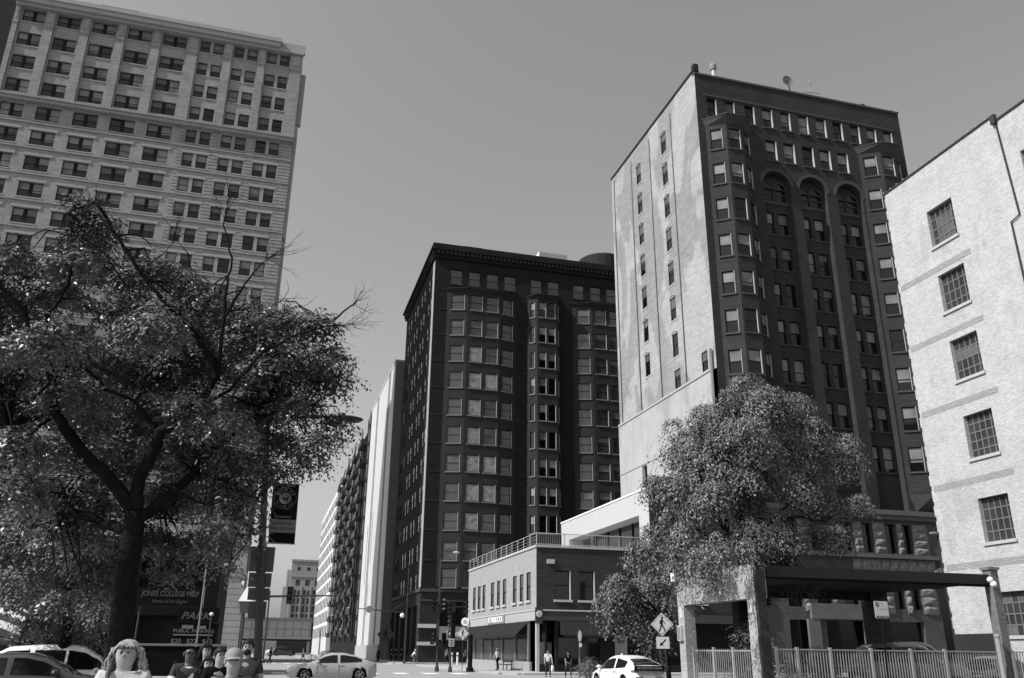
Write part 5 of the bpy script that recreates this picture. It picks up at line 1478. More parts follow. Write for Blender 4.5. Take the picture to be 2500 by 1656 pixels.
car('black_suv', 'black tall car half hidden at the far lower left edge', 'car', (-9.0, 36.0, 0), 0, 4.7, 1.9, 'suv', 'paint_black', 1.1)
car('black_hatchback', 'black hatchback behind the roof of the white sport utility car', 'car', (-7.6, 40.0, 0), 0, 4.3, 1.8, 'hatch', 'paint_black', 1.12)
car('grey_suv', 'grey sport utility car parked behind the picket fence', 'car', (26.9, 33.0, 0.1), R(-8), 4.8, 1.9, 'suv', 'paint_mid', 1.19)
car('dark_suv', 'darker car parked just behind the grey sport utility car', 'car', (30.6, 37.0, 0.1), R(-8), 4.8, 1.9, 'suv', 'paint_dark', 1.26)
car('dark_parked_car', 'dark glossy car parked at the right end behind the fence', 'car', (31.2, 33.0, 0.1), R(195), 4.6, 1.85, 'sedan', 'paint_black', 1.05)
car('street_van', 'dark van waiting under the elevated station, left of the far crosswalk', 'car', (6.0, 232, 0), 0, 5.4, 2.2, 'suv', 'paint_black', 1.3)
car('pale_car', 'pale car far down the street under the elevated station', 'car', (2.6, 250, 0), PI / 2, 4.6, 1.9, 'sedan', 'paint_white')
car('parked_car', 'dark parked car by the kerb below the balconies', 'car', (15.4, 205, 0), PI / 2, 4.8, 1.9, 'suv', 'paint_dark')
car('parked_car', 'grey parked car by the kerb below the ribbed office', 'car', (15.4, 226, 0), PI / 2, 4.8, 1.9, 'sedan', 'paint_silver')

# ================================================================== people
def skin_obj(name, joints, edges, m, parent, levels=1):
    names = list(joints)
    me = bpy.data.meshes.new(name)
    me.from_pydata([joints[k][0] for k in names], [(names.index(a), names.index(b)) for a, b in edges], [])
    ob = bpy.data.objects.new(name, me); COL.objects.link(ob)
    ob.modifiers.new('skin', 'SKIN')
    if not me.skin_vertices:
        me.update()
    sv = me.skin_vertices[0].data
    for i, k in enumerate(names):
        r = joints[k][1]
        sv[i].radius = (r, r) if not hasattr(r, '__len__') else r
        sv[i].use_root = (i == 0)
    sub = ob.modifiers.new('sub', 'SUBSURF'); sub.levels = levels; sub.render_levels = levels
    dg = bpy.context.evaluated_depsgraph_get()
    res = bpy.data.meshes.new_from_object(ob.evaluated_get(dg))
    bpy.data.objects.remove(ob); bpy.data.meshes.remove(me)
    res.materials.clear(); res.materials.append(m)
    for p in res.polygons: p.use_smooth = True
    res.name = name
    o2 = bpy.data.objects.new(name, res); COL.objects.link(o2); o2.parent = parent
    return o2

def person(label, loc, rz, height=1.72, skin='skin', top='white', legs='dark_grey', hair='hair_dark', hairstyle='short', stride=0.18,
           arms=(0.1, -0.1), girth=1.0, shoes='black', detail=2, extras=(), sleeve='short', group=None, faceturn=0.0, hunch=0.0, facew=1.0):
    o = thing('person', label, 'person', loc, rz, group)
    k = height / 1.75; g = girth; fw_ = facew
    J = {}
    def P(x, y, z): return (x * k, y * k, z * k)
    hy = -hunch
    J['pel'] = (P(0, 0, .96), (.155 * g * k, .115 * g * k)); J['waist'] = (P(0, hy * .3, 1.12), (.125 * g * k, .10 * g * k))
    J['chest'] = (P(0, hy * .7, 1.30), (.155 * g * k, .115 * g * k)); J['nb'] = (P(0, hy, 1.455), (.095 * k, .075 * k))
    J['neck'] = (P(0, hy - .005, 1.50), .057 * k * (1 + (fw_ - 1) * .6)); J['jaw'] = (P(0, hy - .026, 1.568), (.068 * k * fw_, .082 * k)); J['head'] = (P(0, hy - .01, 1.635), (.083 * k * fw_, .098 * k)); J['crown'] = (P(0, hy, 1.70), (.068 * k * fw_, .078 * k))
    E = [('pel', 'waist'), ('waist', 'chest'), ('chest', 'nb'), ('nb', 'neck'), ('neck', 'jaw'), ('jaw', 'head'), ('head', 'crown')]
    for s, n_, ar in ((-1, 'l', arms[0]), (1, 'r', arms[1])):
        st_ = stride * s
        J['sh' + n_] = (P(.175 * s * (0.5 + g * .5), hy * .8, 1.425), .058 * k * (0.6 + .4 * g)); J['el' + n_] = (P(.235 * s * (0.6 + g * .4), -ar * .5, 1.13), .042 * k); J['wr' + n_] = (P(.245 * s, -ar - .06, .90), .03 * k)
        J['pa' + n_] = (P(.245 * s, -ar - .085, .83), .036 * k)
        J['hip' + n_] = (P(.09 * s * g, 0, .90), .092 * g * k); J['kn' + n_] = (P(.10 * s, -st_ * .6 - .02, .50), .06 * k); J['an' + n_] = (P(.10 * s, -st_, .09), .043 * k)
        J['toe' + n_] = (P(.115 * s, -st_ - .15, .045), .036 * k)
        E += [('chest', 'sh' + n_), ('sh' + n_, 'el' + n_), ('el' + n_, 'wr' + n_), ('wr' + n_, 'pa' + n_), ('pel', 'hip' + n_), ('hip' + n_, 'kn' + n_), ('kn' + n_, 'an' + n_), ('an' + n_, 'toe' + n_)]
    body = skin_obj('body', J, E, M[skin], o, detail)
    # hands with five fingers
    for s, n_ in ((-1, 'l'), (1, 'r')):
        c = Vector(J['pa' + n_][0]); q = MB(); q.smooth = True
        for f in range(4):
            ln = (.07, .08, .075, .06)[f] * k
            b0 = c + Vector((0, (-.024 + .016 * f) * k, -.02 * k)); q.tube([b0, b0 + Vector((-.006 * s * k, -.004 * k, -ln * .6)), b0 + Vector((-.022 * s * k, -.008 * k, -ln))], [.009 * k, .008 * k, .006 * k], 5)
        b0 = c + Vector((-.01 * s * k, -.03 * k, .01 * k)); q.tube([b0, b0 + Vector((-.012 * s * k, -.025 * k, -.025 * k)), b0 + Vector((-.018 * s * k, -.028 * k, -.05 * k))], [.011 * k, .009 * k, .007 * k], 5)
        q.build('hand', M[skin], o, True)
    # face
    hx, hy2, hz = J['head'][0]
    q = MB(); q.smooth = True
    fy = hy2 - .087 * k
    q.add([(hx - .008 * k, fy, hz + .012 * k), (hx + .008 * k, fy, hz + .012 * k), (hx + .018 * k, fy - .002 * k, hz - .035 * k), (hx - .018 * k, fy - .002 * k, hz - .035 * k), (hx, fy - .030 * k, hz - .03 * k)], [(0, 4, 1), (1, 4, 2), (2, 4, 3), (3, 4, 0)])
    q.build('nose', M[skin], o, True)
    for s in (-1, 1): q = MB(); q.smooth = True; q.ball((hx + s * .083 * k * fw_, hy2 + .01 * k, hz - .01 * k), (.012 * k, .022 * k, .034 * k), 8, 6); q.build('ear', M[skin], o, True)
    for s in (-1, 1):
        e = MB(); e.ball((hx + s * .031 * k, fy + .004 * k, hz + .008 * k), (.014 * k, .008 * k, .008 * k), 8, 5); e.build('eye', M['hair_dark'], o, True)
        e = MB(); e.box(hx + s * .031 * k - .018 * k, hx + s * .031 * k + .018 * k, fy - .006 * k, fy + .008 * k, hz + .024 * k, hz + .031 * k); e.build('eyebrow', M[hair if hair != 'hair_blond' else 'grey'], o, True)
    e = MB(); e.ball((hx, fy + .012 * k, hz - .062 * k), (.024 * k, .012 * k, .007 * k), 8, 5); e.build('mouth', M['skin_mid'] if skin != 'skin_dark' else M['black'], o, True)
    # clothing
    c = .014 * k
    T = {a: (J[a][0], tuple(r + c for r in J[a][1]) if hasattr(J[a][1], '__len__') else J[a][1] + c) for a in ('pel', 'waist', 'chest')}
    T['nb'] = (P(0, hy, 1.45), (.092 * k, .078 * k))
    Et = [('pel', 'waist'), ('waist', 'chest'), ('chest', 'nb')]
    for n_ in 'lr':
        a, b = Vector(J['sh' + n_][0]), Vector(J['el' + n_][0])
        T['sh' + n_] = (J['sh' + n_][0], J['sh' + n_][1] + c); Et.append(('chest', 'sh' + n_))
        if sleeve == 'short':
            T['sl' + n_] = (tuple(a.lerp(b, .62)), .056 * k * (0.7 + .3 * g)); Et.append(('sh' + n_, 'sl' + n_))
        else:
            T['sl' + n_] = (J['el' + n_][0], .055 * k); T['cu' + n_] = (J['wr' + n_][0], .04 * k); Et += [('sh' + n_, 'sl' + n_), ('sl' + n_, 'cu' + n_)]
    skin_obj('shirt', T, Et, M.get('cloth_' + top, M[top]), o, detail)
    Lg = {'pel': (P(0, 0, .965), (.155 * g * k + c * .5, .118 * g * k + c * .5))}; El = []
    for n_ in 'lr':
        Lg['h' + n_] = (J['hip' + n_][0], J['hip' + n_][1] + c * .8); Lg['k' + n_] = (J['kn' + n_][0], .074 * k); a = J['an' + n_][0]
        Lg['a' + n_] = ((a[0], a[1], a[2] + .02 * k), .06 * k); El += [('pel', 'h' + n_), ('h' + n_, 'k' + n_), ('k' + n_, 'a' + n_)]
    skin_obj('trousers', Lg, El, M.get('cloth_' + legs, M[legs]), o, detail)
    for n_ in 'lr':
        a = J['an' + n_][0]; q = MB(); q.smooth = True
        q.ball((a[0] * 1.05, a[1] - .06 * k, .045 * k), (.052 * k, .135 * k, .05 * k), 10, 6); q.build('shoe', M[shoes], o, True)
    # hair
    q = MB(); q.smooth = True
    rr = random.Random(int(height * 1000) + len(label))
    def cap(rx, ry, rz_, cy, cz, th0, cut=None):
        v = []; f = []; SG, RG = 18, 8
        for i in range(RG + 1):
            th = th0 * i / RG
            for s_ in range(SG):
                a = 2 * PI * s_ / SG; ext = 1.0
                if math.sin(a) < -0.35 and th > 1.05: th_ = 1.05 + (th - 1.05) * .1
                else: th_ = th
                jj = 1 + rr.uniform(-.05, .06)
                v.append((hx + rx * jj * math.sin(th_) * math.cos(a), cy + ry * jj * math.sin(th_) * math.sin(a), cz + rz_ * jj * math.cos(th_)))
        for i in range(RG):
            for s_ in range(SG): f.append((i * SG + s_, i * SG + (s_ + 1) % SG, (i + 1) * SG + (s_ + 1) % SG, (i + 1) * SG + s_))
        q.add(v, f)
    if hairstyle != 'bald' and hairstyle != 'cap':
        cap(.096 * k * fw_, .116 * k, .118 * k, hy2 + .014 * k, hz + .008 * k, 1.75)
    if hairstyle == 'long':
        for s_ in range(110):                               # wavy locks falling to the shoulders
            a = R(-16) + R(212) * s_ / 109
            x, y = math.cos(a) * .096 * k * fw_, math.sin(a) * .10 * k + .014 * k
            sp = 1.0 + rr.uniform(-.05, .62); z0 = hz + .05 * k; ln = rr.uniform(.2, .31) * k
            pts = [(hx + x * (1 + (sp - 1) * t) + .013 * math.sin(t * 9 + s_), hy2 + y * (1 + (sp - 1) * t * .6) + .012 * math.cos(t * 8 + s_), z0 - ln * t) for t in (0, .25, .5, .75, 1)]
            q.tube(pts, [.011 * k, .014 * k, .014 * k, .011 * k, .004 * k], 5)
        for s_ in range(22):
            x = (-.065 + .0055 * s_) * k + rr.uniform(-.006, .006)
            q.tube([(hx + x * .6, hy2 - .05 * k, hz + .105 * k), (hx + x * 1.1 + .01, hy2 - .093 * k, hz + .075 * k), (hx + x * 1.5 + .012, hy2 - .096 * k, hz + (.062 - .5 * abs(x)) * k + rr.uniform(-.012, .012))], [.008 * k, .009 * k, .003 * k], 4)
    if q.v: q.build('hair', M[hair], o, True)
    if hairstyle == 'cap':
        q = MB(); q.smooth = True
        hair_ = q; rx = .096 * k
        v = []; f = []; SG, RG = 18, 6
        for i in range(RG + 1):
            th = (PI * .5) * i / RG
            for s_ in range(SG):
                a = 2 * PI * s_ / SG
                v.append((hx + rx * math.sin(th) * math.cos(a), hy2 + .006 * k + .114 * k * math.sin(th) * math.sin(a), hz + .035 * k + .095 * k * math.cos(th)))
        for i in range(RG):
            for s_ in range(SG): f.append((i * SG + s_, i * SG + (s_ + 1) % SG, (i + 1) * SG + (s_ + 1) % SG, (i + 1) * SG + s_))
        q.add(v, f)
        v = [];
        for s_ in range(9):
            a = PI + PI * s_ / 8
            v += [(hx + rx * .95 * math.cos(a), hy2 + .11 * k * math.sin(a), hz + .04 * k), (hx + rx * .9 * math.cos(a), hy2 + (.11 + .075) * k * math.sin(a), hz + .022 * k - .012 * k * abs(math.cos(a)))]
        q.add(v, [(2 * i, 2 * i + 1, 2 * i + 3, 2 * i + 2) for i in range(8)])
        q.build('cap', M['grey'], o, True)
    for e in extras: e(o, J, k)
    return o
def sunglasses(o, J, k):
    hx, hy, hz = J['head'][0]; q = MB()
    for s in (-1, 1): q.ball((hx + s * .034 * k, hy - .092 * k, hz + .006 * k), (.028 * k, .008 * k, .019 * k), 8, 5); q.box(hx + s * .07 * k - .003, hx + s * .07 * k + .003, hy - .09 * k, hy, hz + .004 * k, hz + .012 * k)
    q.box(hx - .02 * k, hx + .02 * k, hy - .1 * k, hy - .094 * k, hz + .006 * k, hz + .014 * k); q.build('sunglasses', M['black_gloss'], o, True)
def beard(o, J, k):
    hx, hy, hz = J['jaw'][0]; q = MB(); q.smooth = True; q.ball((hx, hy - .035 * k, hz - .0), (.06 * k, .05 * k, .055 * k), 10, 6); q.build('beard', M['hair_dark'], o, True)
def strap(o, J, k):
    q = MB()
    q.tube([(-.12 * k, -.06 * k, 1.50 * k), (-.11 * k, -.15 * k, 1.44 * k), (-.08 * k, -.20 * k, 1.36 * k), (-.01 * k, -.225 * k, 1.22 * k), (.12 * k, -.2 * k, 1.02 * k)], .022 * k, 5); q.build('bag_strap', M['dark_grey'], o, True)
def backpack_straps(o, J, k):
    q = MB()
    for s in (-1, 1): q.tube([(s * .12 * k, .06 * k, 1.46 * k), (s * .13 * k, -.07 * k, 1.45 * k), (s * .13 * k, -.135 * k, 1.32 * k), (s * .15 * k, -.12 * k, 1.14 * k)], .022 * k, 5)
    q.build('backpack_straps', M['dark_grey'], o, True)
def jersey_print(o, J, k):
    t = text_mesh('4', .26 * k, M['white'], bold=0.008)
    e = bpy.data.objects.new('jersey_number', t); COL.objects.link(e); e.parent = o; e.location = (0.02, -.15 * k, 1.24 * k); e.rotation_euler = (PI / 2, 0, 0)
    q = MB(); q.smooth = True
    for s in (-1, 1):
        a = Vector(J['sh' + ('l' if s < 0 else 'r')][0]).lerp(Vector(J['el' + ('l' if s < 0 else 'r')][0]), .5)
        q.ball((a.x, a.y, a.z), (.066 * k, .066 * k, .055 * k), 10, 6)
    q.build('sleeve_band', M['white'], o, True)
    q = MB(); q.tube([(.085 * k * math.cos(t_), -.0 + .075 * k * math.sin(t_) - .005, 1.445 * k - .02 * k * max(0, -math.sin(t_))) for t_ in [2 * PI * i / 14 for i in range(15)]], .017 * k, 5); q.build('collar', M['white'], o, True)
def carry_bag(o, J, k):
    x, y, z = J['par'][0]; q = MB(); q.smooth = True
    q.frustum([(x - .12, y - .05), (x + .12, y - .05), (x + .12, y + .05), (x - .12, y + .05)], z - .5, [(x - .07, y - .02), (x + .07, y - .02), (x + .07, y + .02), (x - .07, y + .02)], z - .06); q.build('carrier_bag', M['white'], o, True)
random.seed(3)
person('woman with long wavy blond hair, a pale top and a dark shoulder strap', (-1.17, 9.0, 0.0), R(-6), 1.66, 'skin', 'off_white', 'dark_grey', 'hair_blond', 'long', 0.12, girth=1.3, facew=1.36, extras=(strap,), detail=3)
person('man in a flat grey peaked cap with backpack straps, near and looking down', (-.225, 9.0, 0), R(6), 1.60, 'skin_mid', 'grey', 'dark_grey', 'hair_dark', 'cap', 0.15, extras=(backpack_straps,), detail=3, hunch=.03)
person('bald man in sunglasses and a dark sports jersey with white sleeve bands', (-.97, 14.0, 0), R(14), 1.64, 'skin_dark', 'dark_grey', 'black', 'hair_dark', 'bald', 0.2, extras=(sunglasses, jersey_print), girth=1.15, detail=3)
person('dark-haired woman in black walking between the jersey man and the cap wearer', (-.80, 15.2, 0), 0.1, 1.68, 'skin_mid', 'black', 'black', 'hair_dark', 'long', 0.15)
person('man with tousled dark hair and a black top behind the cap wearer', (-.49, 12.6, 0), R(20), 1.62, 'skin', 'black', 'black', 'hair_dark', 'short', 0.15, sleeve='long')
person('tall bearded man in a dark grey shirt beside the black street light pole', (-.16, 14.2, 0), R(-10), 1.74, 'skin_mid', 'dark_grey', 'black', 'hair_dark', 'short', 0.2, extras=(beard,))
person('short woman in black with a pale face, low between the near walkers', (-.66, 13.4, 0), 0, 1.50, 'skin', 'black', 'black', 'hair_dark', 'long', 0.1)
person('man in sunglasses and a white shirt carrying a white bag on the corner', (19.0, 58.9, 0.0), R(-8), 1.76, 'skin', 'white', 'dark_grey', 'hair_dark', 'short', 0.25, arms=(.12, .28), girth=1.15, extras=(sunglasses, carry_bag), sleeve='short')
person('long-haired woman in a black top walking beside the man with the white bag', (20.2, 58.2, 0.0), R(5), 1.66, 'skin_mid', 'black', 'dark_grey', 'hair_dark', 'long', 0.28)
person('man in a pale shirt looking down by the coffee shop bench', (19.75, 75.3, 0.13), R(-70), 1.74, 'skin', 'off_white', 'black', 'grey', 'short', 0.1, arms=(.25, .25), hunch=.05)
person('dark-dressed walker alone on the pavement before the white tower', (16.6, 131, 0.0), R(150), 1.78, 'skin_dark', 'black', 'black', 'hair_dark', 'short', 0.22, sleeve='long')
for i, (x, y, lb) in enumerate(((17.9, 127, 'dark-coated walker, leftmost of the group at the dark block side'), (18.7, 128, 'dark-coated walker in the middle of the group at the dark block side'), (19.2, 126, 'dark-coated walker, rightmost of the group at the dark block side'))):
    person(lb, (x, y, 0.13), R(20 * i - 20), 1.7 + .04 * i, 'skin_mid', 'black', 'black', 'hair_dark', 'short', 0.15, sleeve='long', group='walkers beside the dark block', detail=1)
person('pale-clad person stepping over the far crosswalk', (5.6, 122, 0.0), R(90), 1.78, 'skin', 'off_white', 'grey', 'grey', 'short', 0.3, detail=1)
person('black-clad walker at the left end of the far crosswalk', (1.35, 112, 0.0), R(-60), 1.8, 'skin_dark', 'black', 'black', 'hair_dark', 'short', 0.25, sleeve='long', detail=1)
person('person in a light top at the dark block doorway', (23.9, 117.5, 0.13), 0, 1.72, 'skin', 'grey', 'black', 'grey', 'short', 0.1, detail=1)
person('person standing in shade at the right of the dark block entrance', (26.3, 117, 0.13), 0, 1.72, 'skin_mid', 'dark_grey', 'black', 'hair_dark', 'short', 0.1, detail=1)

def bicycle(label, loc, rz):
    o = thing('bicycle', label, 'bicycle', loc, rz)
    for x in (-.52, .52):
        q = MB(); NS = 20
        q.tube([(x + .34 * math.cos(2 * PI * i / NS), 0, .35 + .34 * math.sin(2 * PI * i / NS)) for i in range(NS + 1)], .022, 5); w = q.build('wheel', M['black'], o, True)
        q = MB()
        for i in range(8): q.tube([(x, 0, .35), (x + .33 * math.cos(PI * i / 4), 0, .35 + .33 * math.sin(PI * i / 4))], .004, 3)
        q.build('spokes', M['metal_grey'], w, True)
    q = MB()
    for a, b in (((-.52, .35), (-.15, .32)), ((-.52, .35), (-.2, .8)), ((-.15, .32), (-.22, .85)), ((-.15, .32), (.36, .75)), ((-.2, .8), (.34, .82)), ((.34, .9), (.52, .35))):
        q.tube([(a[0], 0, a[1]), (b[0], 0, b[1])], .02, 5)
    q.build('frame', M['metal_dark'], o, True)
    q = MB(); q.box(-.36, -.1, -.06, .06, .86, .92); q.build('saddle', M['black'], o, True)
    q = MB(); q.tube([(.3, -.25, .98), (.36, -.15, .97), (.36, .15, .97), (.3, .25, .98)], .014, 5); q.build('handlebar', M['metal_dark'], o, True)
bicycle('bicycle wheeled by the pale-clad person on the far crosswalk', (6.9, 121.6, 0.0), 0.1)
bicycle('bicycle under the cyclist passing the dark brick block', (19.4, 117, 0.0), 0.2)
def rider(label, loc, rz):
    o = thing('person', label, 'person', loc, rz)
    J = dict(pel=((-.2, 0, .98), (.13, .12)), chest=((.1, 0, 1.35), (.14, .13)), neck=((.17, 0, 1.5), .05), head=((.22, 0, 1.62), (.08, .09)), crown=((.22, 0, 1.69), .07))
    E = [('pel', 'chest'), ('chest', 'neck'), ('neck', 'head'), ('head', 'crown')]
    for s, n_ in ((-1, 'l'), (1, 'r')):
        J['sh' + n_] = ((.1, .16 * s, 1.4), .055); J['el' + n_] = ((.22, .2 * s, 1.18), .04); J['ha' + n_] = ((.34, .2 * s, 1.0), .035)
        J['hip' + n_] = ((-.18, .09 * s, .93), .085); J['kn' + n_] = ((.12, .1 * s, .75 if s > 0 else .6), .06); J['an' + n_] = ((-.1, .1 * s, .42 if s > 0 else .2), .04); J['to' + n_] = ((.05, .1 * s, .38 if s > 0 else .16), .035)
        E += [('chest', 'sh' + n_), ('sh' + n_, 'el' + n_), ('el' + n_, 'ha' + n_), ('pel', 'hip' + n_), ('hip' + n_, 'kn' + n_), ('kn' + n_, 'an' + n_), ('an' + n_, 'to' + n_)]
    skin_obj('body', J, E, M['skin_mid'], o, 2)
    T = {a: (J[a][0], tuple(r + .02 for r in J[a][1])) for a in ('pel', 'chest')}; T['nb'] = ((.15, 0, 1.46), .07); Et = [('pel', 'chest'), ('chest', 'nb')]
    for n_ in 'lr': T['sh' + n_] = (J['sh' + n_][0], .07); T['el' + n_] = (J['el' + n_][0], .055); Et += [('chest', 'sh' + n_), ('sh' + n_, 'el' + n_)]
    skin_obj('shirt', T, Et, M['white'], o, 1)
    Lg = {'pel': ((-.2, 0, .97), (.14, .13))}; El = []
    for n_ in 'lr': Lg['h' + n_] = (J['hip' + n_][0], .1); Lg['k' + n_] = (J['kn' + n_][0], .075); Lg['a' + n_] = (J['an' + n_][0], .05); El += [('pel', 'h' + n_), ('h' + n_, 'k' + n_), ('k' + n_, 'a' + n_)]
    skin_obj('trousers', Lg, El, M['grey'], o, 1)
    q = MB(); q.smooth = True; q.ball((.21, 0, 1.71), (.12, .1, .08), 12, 6); q.build('helmet', M['white'], o, True)
rider('cyclist in a white helmet and top riding past the dark brick block', (19.4, 117, 0.0), 0.2)

# ================================================================== trees
LIMBS= [[[-2.7,19.0,0.73,0.27],[-2.6,19.0,1.17,0.247],[-2.67,19.0,2.22,0.23],[-2.71,19.0,3.16,0.214],[-2.74,19.0,4.21,0.2]],[[-2.74,19.0,4.21,0.15],[-3.46,18.88,4.99,0.129],[-4.02,18.75,5.48,0.114],[-4.48,18.62,6.05,0.1],[-4.61,18.5,6.64,0.087],[-4.82,18.38,7.24,0.074],[-5.42,18.25,8.12,0.063],[-5.85,18.12,8.51,0.051],[-6.34,18.0,8.91,0.04]],[[-4.83,18.4,7.24,0.06],[-4.96,18.45,8.1,0.045],[-4.68,18.5,8.82,0.034],[-4.77,18.55,9.77,0.024],[-5.03,18.6,10.55,0.015]],[[-2.77,19.0,3.8,0.12],[-3.53,19.3,4.05,0.101],[-4.25,19.6,4.31,0.086],[-4.91,19.9,4.83,0.073],[-5.51,20.2,5.38,0.061],[-5.81,20.5,6.15,0.05]],[[-2.74,19.0,4.21,0.15],[-2.74,18.92,4.7,0.133],[-2.66,18.85,5.13,0.121],[-2.47,18.77,5.85,0.11],[-2.1,18.69,6.15,0.099],[-1.69,18.62,6.61,0.089],[-1.48,18.54,7.12,0.08],[-1.69,18.46,7.55,0.071],[-2.13,18.38,8.08,0.062],[-2.62,18.31,8.48,0.053],[-3.34,18.23,9.23,0.045],[-3.75,18.15,9.8,0.036],[-4.07,18.08,10.21,0.028],[-4.36,18.0,10.59,0.02]],[[-1.46,18.4,7.08,0.05],[-1.48,18.32,8.39,0.038],[-1.5,18.24,8.92,0.03],[-1.45,18.16,9.72,0.022],[-1.73,18.08,10.51,0.015],[-1.69,18.0,11.17,0.008]],[[-1.47,18.2,8.34,0.035],[-1.11,18.13,9.19,0.023],[-0.82,18.07,9.69,0.014],[-0.59,18.0,9.88,0.006]],[[-2.67,19.0,4.05,0.14],[-2.49,19.15,4.29,0.119],[-2.09,19.3,4.74,0.104],[-1.62,19.45,5.29,0.09],[-1.28,19.6,5.91,0.077],[-0.76,19.75,6.47,0.064],[-0.46,19.9,6.98,0.052],[-0.05,20.05,7.9,0.041],[0.72,20.2,9.09,0.03],[1.39,20.35,9.83,0.019],[1.49,20.5,10.01,0.008]],[[-0.76,19.8,6.48,0.05],[0.05,19.93,6.86,0.033],[0.6,20.07,7.04,0.021],[1.24,20.2,7.65,0.01]],[[-2.09,18.6,6.13,0.05],[-1.19,18.58,6.86,0.038],[-0.51,18.56,7.84,0.03],[0.14,18.54,8.26,0.022],[0.75,18.52,8.52,0.015],[1.39,18.5,8.64,0.008]],[[-2.5,19.0,5.9,0.05],[-3.05,18.76,6.47,0.042],[-3.59,18.52,6.62,0.036],[-4.26,18.28,7.1,0.03],[-4.78,18.04,6.12,0.025],[-5.29,17.8,6.06,0.02]],[[-4.52,18.8,6.09,0.05],[-4.95,18.65,5.51,0.033],[-5.45,18.5,5.28,0.02]],[[-2.06,19.0,4.69,0.035],[-1.41,18.93,4.44,0.025],[-0.88,18.87,4.2,0.017],[-0.49,18.8,3.63,0.01]],[[-3.28,18.0,9.14,0.012],[-2.71,18.0,9.8,0.008],[-2.69,18.0,10.2,0.005]]]
C1= [[-4.85,19.7,11.37,0.29],[-4.59,19.85,11.0,0.37],[-4.99,20.56,10.8,0.42],[-4.79,18.36,9.43,0.44],[-6.39,20.04,10.14,0.47],[-6.05,20.2,9.53,0.56],[-5.18,19.71,9.03,0.55],[-5.01,22.09,10.83,0.53],[-4.05,21.74,10.63,0.47],[-3.2,19.96,10.07,0.44],[-2.85,21.22,10.16,0.52],[-4.23,21.88,9.81,0.73],[-2.73,17.5,7.93,0.59],[-2.67,21.35,9.46,0.62],[-1.9,19.92,9.31,0.44],[-1.5,21.32,9.58,0.52],[-0.94,19.61,8.68,0.58],[-0.38,21.18,9.49,0.53],[0.11,19.92,9.13,0.4],[0.55,19.24,8.66,0.43],[0.91,18.92,8.03,0.42],[-0.18,19.56,8.13,0.67],[0.51,19.73,7.8,0.53],[1.29,19.91,7.88,0.3],[-0.59,19.55,7.59,0.76],[-1.45,21.57,8.24,0.83],[-6.24,21.02,8.6,0.86],[-4.34,17.52,7.1,0.72],[-4.09,20.06,7.7,0.83],[-3.38,21.18,7.93,0.89],[-2.37,20.36,7.77,0.87],[-6.97,20.73,9.23,0.85],[-5.9,21.42,7.25,0.86],[-4.24,18.55,6.31,0.75],[-3.95,22.18,7.12,0.91],[-2.46,20.24,6.54,0.84],[-1.26,18.33,6.15,0.77],[-0.42,20.48,6.97,0.73],[0.39,19.32,6.87,0.56],[1.14,19.83,6.68,0.37],[0.81,18.83,5.89,0.38],[0.13,20.92,6.31,0.6],[0.72,19.06,5.56,0.27],[-4.79,17.91,5.19,0.63],[-4.42,19.57,5.32,0.69],[-3.66,19.89,5.26,0.71],[-2.45,19.83,5.51,0.72],[-1.67,20.82,5.67,0.76],[-0.7,19.13,5.48,0.62],[0.01,19.91,5.41,0.33],[-4.54,17.97,4.13,0.69],[-4.32,20.59,4.1,0.71],[-3.72,20.62,4.4,0.54],[-2.41,22.26,4.9,0.7],[-1.28,19.49,4.53,0.57],[-0.65,19.36,4.63,0.44],[-0.41,19.18,4.01,0.22],[-4.15,22.09,3.47,0.57],[-4.47,22.27,2.65,0.37],[-3.73,22.01,2.84,0.33],[-2.63,22.09,3.99,0.63],[-1.74,21.02,4.09,0.61],[-0.99,18.48,3.81,0.37],[-0.72,17.8,3.08,0.2],[-2.08,21.88,3.43,0.38],[-6.6,20.93,7.53,0.84],[-6.52,21.39,6.12,0.84]]
C2= [[-7.11,28.8,4.81,1.1],[-6.73,30.77,3.54,1.03],[-5.87,30.87,2.57,0.78],[-6.92,28.22,3.35,0.94],[-5.5,30.91,1.73,0.58],[-6.65,30.89,2.31,0.64],[-8.1,30.01,6.17,1.16],[-4.7,28.13,2.5,0.47],[-8.43,30.7,4.6,1.03],[-6.16,28.38,4.32,0.85]]
